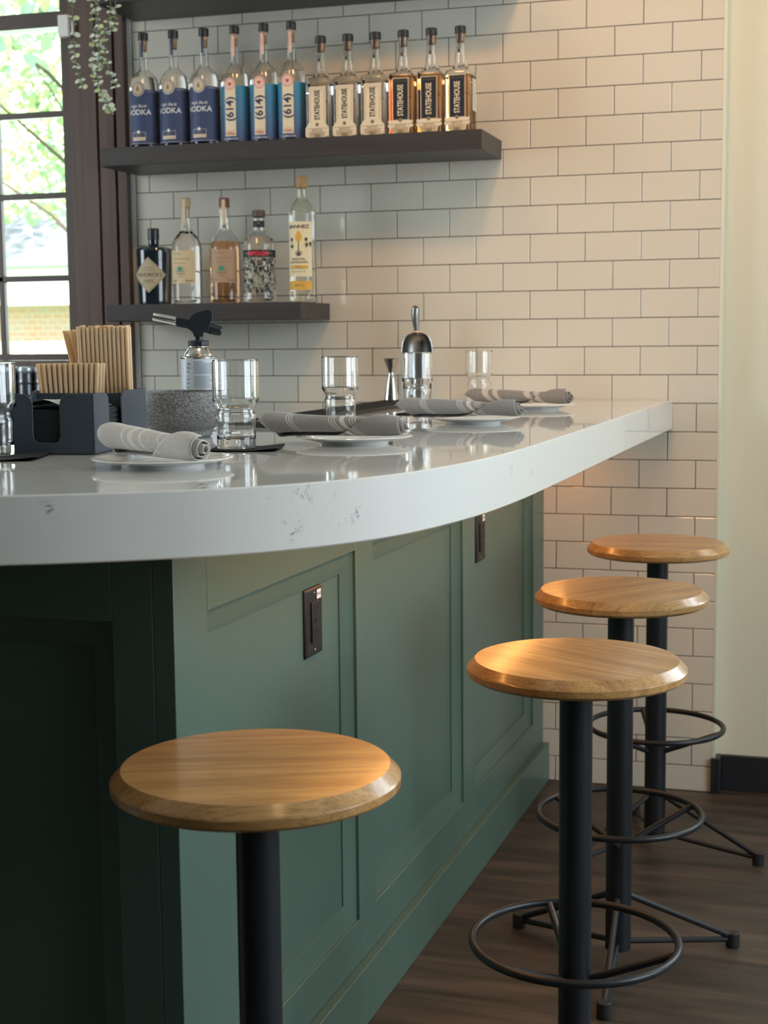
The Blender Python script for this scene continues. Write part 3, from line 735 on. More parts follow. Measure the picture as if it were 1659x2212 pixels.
mtx = Matrix.Translation((-.628, -2.046, 1.0712)) @ Matrix.Rotation(math.atan2(.246, -.034)-PI/2, 4, 'Z')
def cw(x, y, z): return mtx @ Vector((x, y, z))
stack = MB()
for k in range(1):
    for lay in range(30):
        s = .0020; z = .004+lay*.0021; dx = .0012*math.sin(lay*1.7); stack.box(-.143+dx, -.008+dx, .006, .142, z, z+.0017)
o = stack.build('napkin_stack', PAPERBLK, loc=tuple(mtx.translation), rot=(0, 0, mtx.to_euler().z)); tag(o, 'stack of black paper napkins inside the bar caddy', 'napkins'); o['kind'] = 'thing'
q = MB(); nn = 16; vs = []  # top napkin sheet in one pale grey, lighter than the black stack
for i in range(nn+1):
    for j in range(nn+1):
        a, b = -.138+.12*i/nn, .004+.13*j/nn
        vs.append((a, b, .0690+.013*math.exp(-((a+.082)/.03)**2)*(1-.4*j/nn)+.0006*math.sin(b*300+a*60)))
q.add(vs, [(i*(nn+1)+j, i*(nn+1)+j+1, (i+1)*(nn+1)+j+1, (i+1)*(nn+1)+j) for i in range(nn) for j in range(nn)], 0)
o = q.build('cocktail_napkin', PAPERGR, loc=tuple(mtx.translation), rot=(0, 0, mtx.to_euler().z), fix=False); tag(o, 'topmost crumpled pale grey napkin on the stack in the bar caddy', 'napkin')

def straw(p, q_, r=.0031):
    """hollow paper tube from p to q_"""
    p, q_ = Vector(p), Vector(q_); ax = (q_-p).to_track_quat('Z', 'Y').to_matrix().to_4x4(); Ls = (q_-p).length
    m_ = MB(); m_.lathe([(r, 0), (r, Ls), (r*.78, Ls), (r*.78, 0)], 14, closed=True); return m_, ax
tall, short = [], []
rnd = random.Random(3)
proto_t = MB(); proto_t.lathe([(.0033, 0), (.0033, .186), (.0027, .186), (.0027, 0)], 14, closed=True)
proto_s = MB(); proto_s.lathe([(.0033, 0), (.0033, .130), (.0027, .130), (.0027, 0)], 14, closed=True)
pt = proto_t.build('straw', STRAW, sharp=50); ps = proto_s.build('straw', STRAW, sharp=50)
used = {}
def put(proto, base, top, label, group):
    d = Vector(top)-Vector(base); k = id(proto)
    if k in used: o = proto.copy(); COL.objects.link(o)
    else: o = proto; used[k] = 1
    o.location = base; o.rotation_euler = d.to_track_quat('Z', 'Y').to_euler()
    tag(o, label, 'straw', group); return o
# full bundle of upright tall straws at the right rear
PW = .0069
for j in range(4):
    for i in range(12):
        x = -.0068-i*PW-(j % 2)*PW/2; y = .186+j*.0061; h = rnd.uniform(-.0015, .004)
        put(pt, cw(x, y, .0035+h), cw(x-.002-.0003*i, y+.001, .19+h), 'tall tan paper straw standing in the upright rear bundle of the caddy', 'tall paper straws in the caddy')
for j in range(3):
    for i in range(5):
        x = -.056-i*PW; y = .2145+j*.0078; f = (i+.6)/5
        put(pt, cw(x, y, .0035), cw(x-.012-.030*f, y+.002, .186-.004*f), 'tall tan paper straw leaning left out of the bundle in the caddy', 'tall paper straws leaning left in the caddy')
for j in range(4):
    for i in range(12):
        f = i/11; x = -.1335+.078*f+(j % 2)*.003; y = .1535+j*.0065
        put(ps, cw(x, y, .0035), cw(x-.012+.020*f, y+.0005*j, .131+rnd.uniform(-.001, .001)), 'short tan paper straw fanned out in the middle of the caddy', 'short paper straws in the caddy')

q = MB(); q.lathe([(0, 0), (.048, 0), (.0515, .003), (.0530, .009), (.0540, .013), (.0640, .021), (.0740, .032), (.0800, .046), (.0812, .060), (.0812, .068), (.0795, .0785), (.0785, .0800), (.0715, .0800), (.0705, .078), (.070, .060), (.060, .035), (.035, .024), (0, .022)], 72)
tag(q.build('stone_bowl', GRANITE, loc=(-.675, -1.630, 1.0711), sharp=50), 'speckled grey granite mortar bowl between the caddy and the glass', 'bowl')

tr = thing('gas_torch', 'black kitchen gas torch screwed on a butane can, behind the granite bowl', 'torch', (-.720, -1.450, 1.0711), .415)
def along(x0, z0, x1, z1):
    d = Vector((x1-x0, 0, z1-z0)); return Matrix.Translation((x0, 0, z0)) @ d.to_track_quat('Z', 'Y').to_matrix().to_4x4(), d.length
def hz(ypx): return (1.2107-1.0711)+(745-ypx)/7742
def hx(xpx): return (xpx-745)/7742
q = MB(); q.lathe([(.031, 0), (.0335, .002), (.0335, hz(790)), (.0345, hz(775)), (.0345, hz(762)), (.0320, hz(752)), (.0275, hz(745))], 56, mis=[0, 1, 0, 0, 0, 0])
q.lathe([(.0275, hz(748)), (.0265, hz(720)), (.0225, hz(670)), (.0180, hz(625)), (.0160, hz(628)), (.0198, hz(622)), (.0200, hz(606)), (.0175, hz(598)), (.0150, hz(585))], 48, mi=0)
can = q.build('gas_can', [STEEL, flat('can_white_label', (196, 205, 214), .35)], tr)
L = Label(cyl(.0335, .30))
INK = flat('grey_ink', (88, 96, 108), .6)
zt = hz(830); rr = random.Random(5)
L.grid(-.060, .012, .060, hz(792), 1, 40)
for k in range(52):
    z = zt-k*.0024
    if z < .02: break
    if k % 11 == 10: continue
    if k == 0: L.text('WARNING', -.012, z, .0034, 0); continue
    L.grid(-.020, z-.0004, -.020+rr.uniform(.026, .040), z+.0004, 0, 8); 
    if k % 3: L.grid(-.034, z-.0006, -.034+rr.uniform(.005, .009), z+.0006, 0, 3)
L.build('printed_label', [INK, flat('can_label', (196, 205, 214), .35)], can)
q = MB(); q.lathe([(.0165, hz(600)), (.0195, hz(598)), (.0195, hz(530)), (.0165, hz(522))], 10); q.build('collar', PLASTIC, tr, bevel=.0008)
q = MB(); q.lathe([(.0090, hz(530)), (.0088, hz(400))], 24)
A, ln = along(hx(740), hz(322), hx(905), hz(356)); q.lathe([(.0078, 0), (.0092, .004), (.0088, ln)], 24, ax=A)
body = [(430, 318), (428, 200), (450, 186), (618, 222), (650, 170), (690, 135), (760, 112), (870, 84), (915, 88), (945, 112), (962, 150), (958, 200), (925, 290), (905, 345), (890, 410), (820, 412), (815, 470), (680, 470), (675, 430), (640, 385), (590, 352)]
pl = [(hx(a), hz(b)) for a, b in body][::-1]
q.prism(pl, -.0095, .0095, 'xz'); q.build('burner_body', PLASTIC, tr, bevel=.003)
A, ln = along(hx(435), hz(248), hx(100), hz(182))
q = MB(); q.lathe([(.0072, 0), (.0084, .002), (.0084, ln-.001), (.0078, ln), (.0066, ln), (.0064, .006), (0, .006)], 32, ax=A); q.build('nozzle', CHROME, tr)
A, ln = along(hx(860), hz(345), hx(1082), hz(394))
q = MB(); q.lathe([(.0075, 0), (.0092, .005), (.0100, .009), (.0094, ln-.003), (.0080, ln), (.002, ln), (.0018, ln-.001), (0, ln-.001)], 18, ax=A); q.build('gas_knob', PLASTIC, tr)
q = MB(); q.box(hx(930), hx(1010), -.006, .006, hz(165), hz(140)); q.build('ignition_button', PLASTIC, tr, bevel=.002)

mat_o = MB(); mat_o.box(-.715, -.600, -1.36, -.235, 0, .005)
mat_o.box(-.715, -.711, -1.36, -.235, .005, .0085); mat_o.box(-.604, -.600, -1.36, -.235, .005, .0085); mat_o.box(-.711, -.604, -1.36, -1.356, .005, .0085); mat_o.box(-.711, -.604, -.239, -.235, .005, .0085)
mo = mat_o.build('bar_mat', RUBBER, loc=(0, 0, 1.0712), bevel=.001); tag(mo, 'long narrow black rubber bar mat on the far side of the counter', 'bar mat')
q = MB()
for i in range(12):
    for j in range(110): q.box(-.706+i*.0086, -.7015+i*.0086, -1.352+j*.0101, -1.3475+j*.0101, .005, .0075)
q.build('nub', RUBBER, mo)
mo.children[0]['kind'] = 'stuff'

q = MB(); q.lathe([(0, 0), (.0195, 0), (.0200, .002), (.0185, .015), (.0145, .040), (.0105, .060), (.0078, .070), (.0078, .074), (.0110, .085), (.0160, .098), (.0200, .1085), (.0215, .110), (.0207, .110), (.0192, .108), (.0150, .097), (.010, .085), (0, .078)], 40)
tag(q.build('jigger', STEEL, loc=(-.687, -.286, 1.0793)), 'steel double-ended hourglass jigger standing left of the ice scoop', 'jigger')

sc = thing('ice_scoop', 'cast aluminium ice scoop standing handle up against the tiles', 'scoop', (-.672, -.085, 1.0713), .28)
q = MB(); rg = []
prof = [(.002, .036, .030), (.03, .038, .034), (.10, .040, .036), (.14, .040, .036), (.160, .037, .033), (.172, .031, .027), (.180, .022, .018), (.184, .010, .008)]
for z, a, b in prof:
    rg.append([(a*math.cos(PI*k/24), b*math.sin(PI*k/24), z) for k in range(25)])
for t, rev in ((0, False), (-.0018, True)):
    vs = []; fs = []
    for z, a, b in prof:
        for k in range(25): vs.append(((a+t)*math.cos(PI*k/24), (b+t)*math.sin(PI*k/24), z))
    for j in range(len(prof)-1):
        for k in range(24): fs.append((j*25+k, j*25+k+1, (j+1)*25+k+1, (j+1)*25+k))
    q.add(vs, fs)
# hood closing the rear of the trough
vs = [(0, .004, .186)]; 
q.lathe([(.0105, .1800), (.012, .184), (.009, .188)], 20, c=(0, .006, 0))
rim = [(.039, 0, .002), (.041, 0, .10), (.041, 0, .14), (.038, -.002, .160), (.032, -.004, .173), (.022, -.005, .182), (.010, -.005, .187), (-.010, -.005, .187), (-.022, -.005, .182), (-.032, -.004, .173), (-.038, -.002, .160), (-.041, 0, .14), (-.041, 0, .10), (-.039, 0, .002)]
q.tube(rim, .0018, 8)
q.build('scoop_bowl', ALU, sc)
q = MB(); q.tube([(0, .004, .182), (-.001, .003, .195), (-.003, .002, .215), (-.004, .001, .238), (-.003, 0, .252), (-.002, 0, .258)], [.0068, .0070, .0098, .0115, .0108, .0060], 16); q.build('handle', ALU, sc)

q = MB(); q.box(-.012, .012, -.020, .020, 0, .005, 0); q.box(-.0121, .0121, .004, .0201, .0005, .0052, 1)
q.box(-.008, .008, -.016, -.004, .005, .0053, 2)
tag(q.build('condiment_packet', [WHITE, flat('packet_red', (150, 40, 45)), flat('packet_blue', (70, 90, 130))], loc=(-.604, -1.585, 1.0712), rot=(0, .0, .9), bevel=.001), 'small white and red packet lying right of the granite bowl', 'packet')

# ------------------------------------------------------------------ bottles
def inner(prof, t, z_from, z_top):
    """air pocket inside the upper part of a bottle"""
    pts = [(max(.0005, r-t), z) for r, z in prof if z_from < z < z_top]
    return [(0, z_from)]+[(max(.0005, pts[0][0]), z_from)]+pts+[(pts[-1][0], z_top), (0, z_top)]
def interp(prof, z):
    for (r0, z0), (r1, z1) in zip(prof, prof[1:]):
        if z0 <= z <= z1 and z1 > z0: return r0+(r1-r0)*(z-z0)/(z1-z0)
    return prof[-1][0]
def glass_body(prof, t, mt, parent, fill=None, top=None, n=48):
    q = MB(); q.lathe(prof, n)
    zs = fill; zt = top or prof[-1][1]-.003
    pr = [(interp(prof, zs)-t, zs)]+[(r-t, z) for r, z in prof if zs < z < zt]+[(interp(prof, zt)-t, zt)]
    pr = [(max(r, .002), z) for r, z in pr]
    o = q.build('glass_body', [mt, CLEAR], parent, sharp=50)
    # air pocket: same lathe with the normals turned inward
    k = MB(); k.lathe(pr, n); me = o.data
    b = bmesh.new(); b.from_mesh(me); tmp = bpy.data.meshes.new('x'); tmp.from_pydata(k.v, [], k.f)
    c = bmesh.new(); c.from_mesh(tmp); bmesh.ops.recalc_face_normals(c, faces=c.faces); bmesh.ops.reverse_faces(c, faces=c.faces)
    for f in c.faces: f.smooth = True
    c.to_mesh(tmp); c.free(); b.from_mesh(tmp)
    if mt is AMBER or mt is ROSE:
        for f in b.faces:
            if f.calc_center_median().z > fill: f.material_index = 1
    b.to_mesh(me); b.free(); bpy.data.meshes.remove(tmp)
    me.set_sharp_from_angle(angle=math.radians(50))
    return o
SHELFZ = 1.7712
NAVY = flat('navy_label', (58, 72, 108)); CREAM = flat('cream_label', (222, 208, 180)); GOLD = flat('parchment', (204, 188, 164)); PINK = flat('pink_label', (226, 186, 172))
REDI = flat('red_ink', (188, 70, 66)); NAVYI = flat('navy_ink', (44, 58, 92)); BLK = flat('black_label', (30, 34, 44)); GREYI = flat('grey_brown_ink', (120, 108, 92)); DK = flat('dark_ink', (48, 46, 50))
def teal():
    m = mat('teal_to_navy_label', (.1, .2, .3), .5); N = m.node_tree.nodes; L = m.node_tree.links
    tc = N.new('ShaderNodeTexCoord'); s = N.new('ShaderNodeSeparateXYZ'); L.new(tc.outputs['Object'], s.inputs[0])
    mr = N.new('ShaderNodeMapRange'); mr.inputs[1].default_value = .01; mr.inputs[2].default_value = .165; L.new(s.outputs['Z'], mr.inputs[0])
    r = N.new('ShaderNodeValToRGB'); r.color_ramp.elements[0].color = (*lin((64, 82, 124)), 1); r.color_ramp.elements[1].color = (*lin((50, 132, 164)), 1)
    L.new(mr.outputs[0], r.inputs[0]); L.new(r.outputs[0], N['Principled BSDF'].inputs['Base Color']); return m
TEAL = teal()
SYR = [(.0005, 0), (.036, 0), (.0400, .003), (.0410, .008), (.0412, .160), (.0405, .176), (.0375, .190), (.0320, .201), (.0240, .210), (.0170, .2155), (.0135, .2185), (.0125, .224), (.0122, .2900), (.0132, .2930), (.0132, .3020)]
def vodka_blue(x, label):
    t = thing('vodka_bottle', label, 'bottle', (x, -.150, SHELFZ), 0, 'tall blue-labelled vodka bottles on the upper shelf')
    glass_body(SYR, .0022, SPIRIT, t, .196)
    q = MB(); q.lathe([(.0136, .2985), (.0142, .300), (.0142, .3175), (.0130, .3195)], 28); q.build('cap', BLACKCAP, t)
    q = MB(); q.lathe([(.0095, .270), (.0098, .2985)], 24); q.build('cork', CORK, t)
    L = Label(cyl(.0414)); L.grid(-.124, .012, .124, .160, 0, 72)
    L.disc(-.001, .1625, .0205, 0); L.disc(-.001, .1625, .0198, 3); L.disc(-.001, .1625, .0186, 0); L.disc(-.001, .1625, .0172, 1); L.disc(-.001, .1625, .0150, 2); L.disc(-.001, .1625, .0138, 1)
    L.disc(-.001, .1600, .0045, 2); L.poly([(-.0055, .161), (.0035, .161), (-.001, .1725)], 2)
    L.text('High Bank', -.001, .1155, .0120, 3, skew=.25, bold=0); L.text('VODKA', -.001, .0985, .0205, 3, bold=.01)
    L.frame(-.0205, .022, .0185, .045, .0007, 3); L.disc(-.001, .0455, .0042, 3)
    L.text('COLUMBUS', -.001, .0385, .0042, 2); L.text('OHIO', -.001, .0335, .0042, 2); L.grid(-.0205, .0225, .0185, .0315, 1)
    L.grid(-.124, .0145, .124, .0152, 3, 72); L.grid(-.124, .1545, -.026, .1551, 3, 20); L.grid(.024, .1545, .124, .1551, 3, 20)
    L.build('label', [NAVY, GOLD, flat('bronze_ink', (150, 128, 96)), WHITE], t)
    L = Label(cyl(.0127)); L.grid(-.0035, .252, .0035, .300, 0, 3); L.build('neck_seal', [NAVY], t)
    return t
def city_vodka(x, label, fr):
    t = thing('vodka_bottle', label, 'bottle', (x, -.150, SHELFZ), fr, 'teal vodka bottles with a white strip on the upper shelf')
    pr = [(r*.94, z) for r, z in SYR]
    glass_body(pr, .0022, SPIRIT, t, .190)
    q = MB(); q.lathe([(.0126, .2985), (.0136, .300), (.0136, .3175), (.0124, .3195)], 28); q.build('cap', BLACKCAP, t)
    q = MB(); q.lathe([(.0090, .268), (.0094, .2985)], 24); q.build('cork', CORK, t)
    L = Label(cyl(.0389)); L.grid(-.116, .010, .116, .157, 0, 72); L.grid(-.0160, .022, .0160, .158, 1, 10)
    L.disc(0, .1600, .0172, 2); L.disc(0, .1600, .0150, 5); L.disc(0, .1600, .0140, 2)
    L.disc(-.0022, .1612, .0028, 3, 12); L.disc(.0022, .1612, .0028, 3, 12); L.poly([(-.0048, .1603), (0, .1545), (.0048, .1603)], 3)
    L.text('(614)', 0, .094, .0310, 4, rot=PI/2, bold=.022, sx=1.0)
    L.text('OHIO CITY', 0, .0350, .0040, 5, bold=.0); L.text('VODKA', 0, .0285, .0078, 3, bold=.02, sx=.95)
    L.text('COLUMBUS OHIO', 0, .0145, .0052, 6)
    L.build('label', [TEAL, CREAM, PINK, REDI, NAVYI, REDI, WHITE], t)
    L = Label(cyl(.0118)); L.grid(-.0045, .238, .0045, .301, 0, 3); L.text('614 614 614', 0, .270, .0045, 1, rot=PI/2); L.build('neck_seal', [PINK, REDI], t)
    return t
def se(a, b, n, e):
    """superellipse ring, e=2 round, larger squarer"""
    out = []
    for i in range(n):
        t = 2*PI*i/n; c, s = math.cos(t), math.sin(t)
        out.append((a*math.copysign(abs(c)**(2/e), c), b*math.copysign(abs(s)**(2/e), s)))
    return out
def square_bottle(x, label, dark, amber, fr, group, fill=.150):
    t = thing('whiskey_bottle' if amber else 'gin_bottle', label, 'bottle', (x, -.150, SHELFZ), fr, group)
    secs = [(.0315, 0, 6), (.0345, .003, 7), (.0350, .007, 7), (.0350, .009, 7), (.0350, .148, 7), (.0350, .150, 7), (.0345, .157, 7), (.0325, .162, 6), (.026, .1655, 4), (.0215, .169, 2.4), (.0200, .174, 2), (.0190, .180, 2), (.0165, .186, 2), (.0160, .190, 2), (.0162, .196, 2), (.0150, .204, 2), (.0125, .216, 2), (.0118, .236, 2), (.0120, .248, 2), (.0130, .252, 2), (.0130, .258, 2)]
    n = 48; q = MB(); q.loft([[(p[0], p[1], z) for p in se(a, a, n, e)] for a, z, e in secs])
    o = q.build('glass_body', [AMBER if amber else SPIRIT, CLEAR], t, sharp=50)
    k = MB(); tt = .0030; inn = [(a-tt, z, e) for a, z, e in secs if fill <= z <= .25]
    k.loft([[(p[0], p[1], z) for p in se(a, a, n, e)] for a, z, e in inn])
    b = bmesh.new(); b.from_mesh(o.data); tmp = bpy.data.meshes.new('x'); tmp.from_pydata(k.v, [], k.f)
    c = bmesh.new(); c.from_mesh(tmp); bmesh.ops.recalc_face_normals(c, faces=c.faces); bmesh.ops.reverse_faces(c, faces=c.faces)
    for f in c.faces: f.smooth = True
    c.to_mesh(tmp); c.free(); b.from_mesh(tmp)
    if amber:
        for f in b.faces:
            if f.calc_center_median().z > fill+.0005: f.material_index = 1
    b.to_mesh(o.data); b.free(); o.data.set_sharp_from_angle(angle=math.radians(50))
    q = MB(); q.lathe([(.0142, .258), (.0150, .2595), (.0150, .2745), (.0138, .2765)], 28); q.build('cap', BLACKCAP, t)
    q = MB(); q.lathe([(.0098, .236), (.0104, .258)], 24); q.build('cork', CORK, t)
    L = Label(lambda x_, z_, l: (x_, -.0353-l, z_))
    if dark:
        L.grid(-.0215, .040, .0235, .1495, 0, 2); L.frame(-.0215, .040, .0235, .1495, .0014, 1); L.frame(-.0190, .042, .0210, .147, .0003, 1)
        L.text('OHIO DISTILLED', .001, .1405, .0045, 3, bold=.0); ink = 1
        # scalloped base
        L.grid(-.0330, .0340, .0350, .0400, 1, 2); L.poly([(-.034, .030), (.036, .030), (.036, .024), (.026, .020), (.024, .0080), (-.021, .0080), (-.024, .020), (-.034, .024)], 2); L.grid(-.031, .030, .032, .0345, 2, 2)
    else:
        L.grid(-.0230, .030, .0250, .1400, 1, 2); L.frame(-.0185, .034, .0205, .136, .0006, 3); L.text('OHIO DISTILLED', .001, .1300, .0042, 3, bold=.0); ink = 4
        L.poly([(-.033, .033), (.034, .033), (.034, .010), (.024, .008), (.018, .003), (-.018, .003), (-.024, .008), (-.033, .010)], 1); L.poly([(-.028, .038), (-.022, .048), (.023, .048), (.028, .038), (.033, .033), (-.033, .033)], 1)
    L.text('STATEHOUSE', .0015, .0915, .0205 if not dark else .0215, ink, rot=PI/2, sx=.62, bold=.022)
    L.disc(.0005, .041, .0050, 5, 16); L.disc(.0005, .0395, .0038, 3, 16)
    # little statehouse drawing: cornice, pediment, columns, door
    z0 = .010
    L.grid(-.030, .0300, .031, .0310, 5, 2); L.grid(-.024, .0215, .025, .0222, 5, 2); L.text('BATCH', .0005, .0262, .0075, 5, sx=1.2)
    for k_ in range(9):
        xx = -.020+k_*.005; L.grid(xx-.0008, .0105, xx+.0008, .0210, 5, 1)
    L.frame(-.008, .0085, .009, .0165, .0006, 3); L.grid(-.006, .0095, .007, .0145, 5, 1)
    L.build('label', [BLK, CREAM, CREAM, GREYI, DK, flat('engraving_ink', (150, 132, 106))], t)
    L = Label(lambda x_, z_, l: (x_, -.0150-l-max(0, .0022-(.258-z_)*.06 if z_ < .258 else 0)*0, z_))
    L = Label(cyl(.0152 if True else .012)); L.grid(-.0032, .2400, .0032, .2750, 0, 3); L.grid(-.0030, .208, .0030, .2400, 0, 3); L.text('STATE', 0, .224, .0048, 1, rot=PI/2); L.build('neck_seal', [BLK, CREAM], t)
    if amber and dark and fr < 0 and x > -.55:
        L = Label(lambda y_, z_, l: (.0353+l, y_, z_)); L.grid(-.010, .060, .022, .142, 0, 2)
        for k_ in range(14): L.grid(-.006, .135-k_*.005, .018-.006*(k_ % 3), .1358-k_*.005, 1, 1)
        L.build('back_label', [flat('pale_label', (214, 214, 200)), GREYI], t)
    return t
GB = 'blue vodka'
vodka_blue(-1.438, 'navy-labelled vodka bottle at the far left end of the upper shelf')
vodka_blue(-1.347, 'navy-labelled vodka bottle, middle one of the three navy bottles')
vodka_blue(-1.256, 'navy-labelled vodka bottle standing against the first teal bottle')
city_vodka(-1.165, 'teal vodka bottle with white strip, left one of three', -.03)
city_vodka(-1.080, 'teal vodka bottle with white strip, middle one of three', -.02)
city_vodka(-1.000, 'teal vodka bottle with white strip, right one of three', .02)
gg = 'clear square gin bottles on the upper shelf'; ga = 'square whiskey bottles with black labels on the upper shelf'
square_bottle(-.917, 'clear square bottle with cream label beside the teal bottles', False, False, -.02, gg)
square_bottle(-.840, 'clear square bottle with cream label, middle of the three clear ones', False, False, -.02, gg)
square_bottle(-.763, 'clear square bottle with cream label beside the first whiskey bottle', False, False, 0, gg)
square_bottle(-.686, 'amber square whiskey bottle with black label next to the clear ones', True, True, 0, ga, .157)
square_bottle(-.609, 'amber square whiskey bottle with black label, middle of the amber ones', True, True, 0, ga, .157)
square_bottle(-.531, 'whiskey bottle with black label at the right shelf end, not quite full', True, True, -.05, ga, .150)

Z3 = 1.3422
t = thing('gin_bottle', 'squat near-black apothecary gin bottle with diamond parchment label on the lower shelf', 'bottle', (-1.432, -.130, Z3), .10)
q = MB(); q.lathe([(.0005, 0), (.043, 0), (.0465, .003), (.0470, .010), (.0505, .125), (.0510, .152), (.0492, .158), (.042, .161), (.029, .165), (.0175, .168), (.0150, .171), (.0145, .200)], 56); q.build('glass_body', DARKGLASS, t)
q = MB(); q.lathe([(.0155, .184), (.0162, .186), (.0162, .2120), (.0145, .2150)], 28); q.build('stopper', BLACKCAP, t)
L = Label(lambda x, z, l: ((.0513+l)*math.sin(x/.049), -(.0513+l)*math.cos(x/.049), z))
def dia(z, w_=.050, h_=.050, zc=.083):
    k_ = max(0, 1-abs(z-zc)/h_); return (-w_*k_, w_*k_)
L.grid(0, .0335, 0, .1325, 0, 20, 28, lambda z: dia(z)); L.grid(0, .037, 0, .129, 1, 16, 28, lambda z: dia(z, .046, .046)); L.grid(0, .0385, 0, .1275, 0, 16, 28, lambda z: dia(z, .0445, .0445))
L.text("HENDRICK'S", 0, .083, .0145, 2, sx=.92, bold=.01); L.text('GIN', 0, .0665, .0105, 2, sx=1.5, bold=.0); L.text('DISTILLED IN SCOTLAND', 0, .0595, .0036, 1, bold=0)
L.text('A MOST UNUSUAL', 0, .097, .0050, 1, bold=0); L.text('SMALL BATCH', 0, .104, .0044, 1, bold=0); L.text('70 cl', 0, .052, .0045, 1, bold=0)
L.build('label', [flat('old_parchment', (178, 166, 138)), flat('sepia_ink', (120, 104, 78)), flat('sepia_dark_ink', (60, 52, 44))], t)

CASA = [(.0005, 0), (.036, 0), (.0415, .004), (.0425, .012), (.0430, .140), (.0425, .156), (.0395, .170), (.0330, .183), (.0250, .193), (.0185, .201), (.0160, .208), (.0145, .225), (.0135, .262), (.0145, .264), (.0145, .272)]
def casa(x, label, mt, fill, cap, fr, h, lab):
    t = thing('tequila_bottle', label, 'bottle', (x, -.130, Z3), fr)
    s = h/.293; pr = [(r, z*s) for r, z in CASA]
    glass_body(pr, .0024, mt, t, fill)
    q = MB(); q.lathe([(.0136, .266*s), (.0146, .268*s), (.0146, .289*s), (.0134, .293*s)], 28); q.build('stopper', cap, t)
    q = MB(); q.lathe([(.0100, .238*s), (.0106, .266*s)], 24); q.build('cork', CORK, t)
    L = Label(cyl(.0434)); L.grid(-.040, .058, .040, .1490, 0, 28)
    L.text('Casa Amigos', -.012, .1400, .0060, 2, skew=.2, bold=0); L.text('Small Batch Tequila', .002, .1260, .0060, 2, skew=.2, bold=0); L.text('100% Blue Weber', -.006, .1140, .0045, 2, skew=.2, bold=0)
    for k_ in range(9):
        a = PI*(k_+.5)/9; L.poly([(-.004-.004*math.sin(a), .0920), (-.004+.004*math.sin(a), .0920), (-.004+.0165*math.cos(a), .0925+.0150*math.sin(a))], 1)
    L.grid(-.0185, .0905, .0105, .0925, 1, 6)
    L.text('CASAMIGOS', -.004, .0845, .0052, 2, bold=.02); L.text('TEQUILA', -.004, .0765, .0048, 2, bold=0)
    L.text('Rande', .022, .0655, .0085, 2, skew=.3, bold=0); L.text('George', -.026, .0665, .0075, 2, skew=.3, bold=0)
    L.build('label', [lab, flat('agave_green', (70, 150, 120)), GREYI], t)
    L = Label(cyl(.0150)); L.grid(-.005, .210*s, .005, .288*s, 0, 4); L.build('neck_seal', [flat('seal_paper', (206, 190, 160))], t)
    return t
casa(-1.331, 'clear silver tequila bottle with cream label, second from the left on the lower shelf', SPIRIT, .203, flat('pale_cork', (180, 160, 125)), .04, .297, flat('casa_cream', (208, 190, 152)))
casa(-1.214, 'rose-amber tequila bottle with brown stopper and tan label on the lower shelf', ROSE, .172, flat('brown_stopper', (110, 72, 60)), .22, .292, flat('casa_tan', (176, 146, 118)))

t = thing('tequila_bottle', 'round-shouldered tequila bottle with black and red band and engraved picture on the lower shelf', 'bottle', (-1.112, -.130, Z3), .30)
EP = [(.0005, 0), (.038, 0), (.0430, .004), (.0440, .012), (.0445, .120), (.0445, .145), (.0430, .162), (.0375, .177), (.0290, .187), (.0200, .193), (.0160, .199), (.0150, .212), (.0150, .232), (.0165, .234), (.0165, .238)]
glass_body(EP, .0024, SPIRIT, t, .180)
q = MB(); q.lathe([(.0160, .236), (.0180, .238), (.0185, .250), (.0165, .2550)], 28); q.build('stopper', flat('dark_wood_stopper', (90, 78, 72)), t)
L = Label(cyl(.0156)); L.grid(-.049, .209, .049, .226, 0, 40); L.poly([(-.004, .222), (.004, .222), (0, .214)], 1); L.build('neck_band', [BLK, GREYI], t)
L = Label(cyl(.0449)); L.grid(-.070, .1240, .070, .1450, 0, 40); L.grid(-.070, .1262, .070, .1266, 4, 40); L.grid(-.0205, .1265, .0205, .1430, 3, 14)
L.text('ESPOLÒN', 0, .1345, .0150, 2, sx=.92, bold=.03); L.text('TEQUILA', -.034, .1360, .0048, 4); L.text('BLANCO', .034, .1360, .0048, 4)
rr = random.Random(11)
for k_ in range(420):
    cx_, cz_ = rr.uniform(-.062, .062), rr.uniform(.030, .121); a = rr.uniform(0, PI); l_ = rr.uniform(.004, .012); w_ = rr.uniform(.0010, .0032)
    c_, s_ = math.cos(a)*l_, math.sin(a)*l_; n_ = (-math.sin(a)*w_, math.cos(a)*w_)
    L.mb.add([L.fn(cx_-c_, cz_-s_, .0006+k_*2e-6), L.fn(cx_+n_[0], cz_+n_[1], .0006+k_*2e-6), L.fn(cx_+c_*.9+n_[0]*1.5, cz_+s_*.9, .0006+k_*2e-6), L.fn(cx_-n_[0], cz_-n_[1], .0006+k_*2e-6)], [(0, 1, 2, 3)], 4 if k_ % 5 < 2 else 0, False)
L.build('label', [BLK, GREYI, flat('bright_red_ink', (226, 52, 66)), flat('band_dark', (60, 34, 40)), flat('engraving_grey', (168, 172, 156))], t)

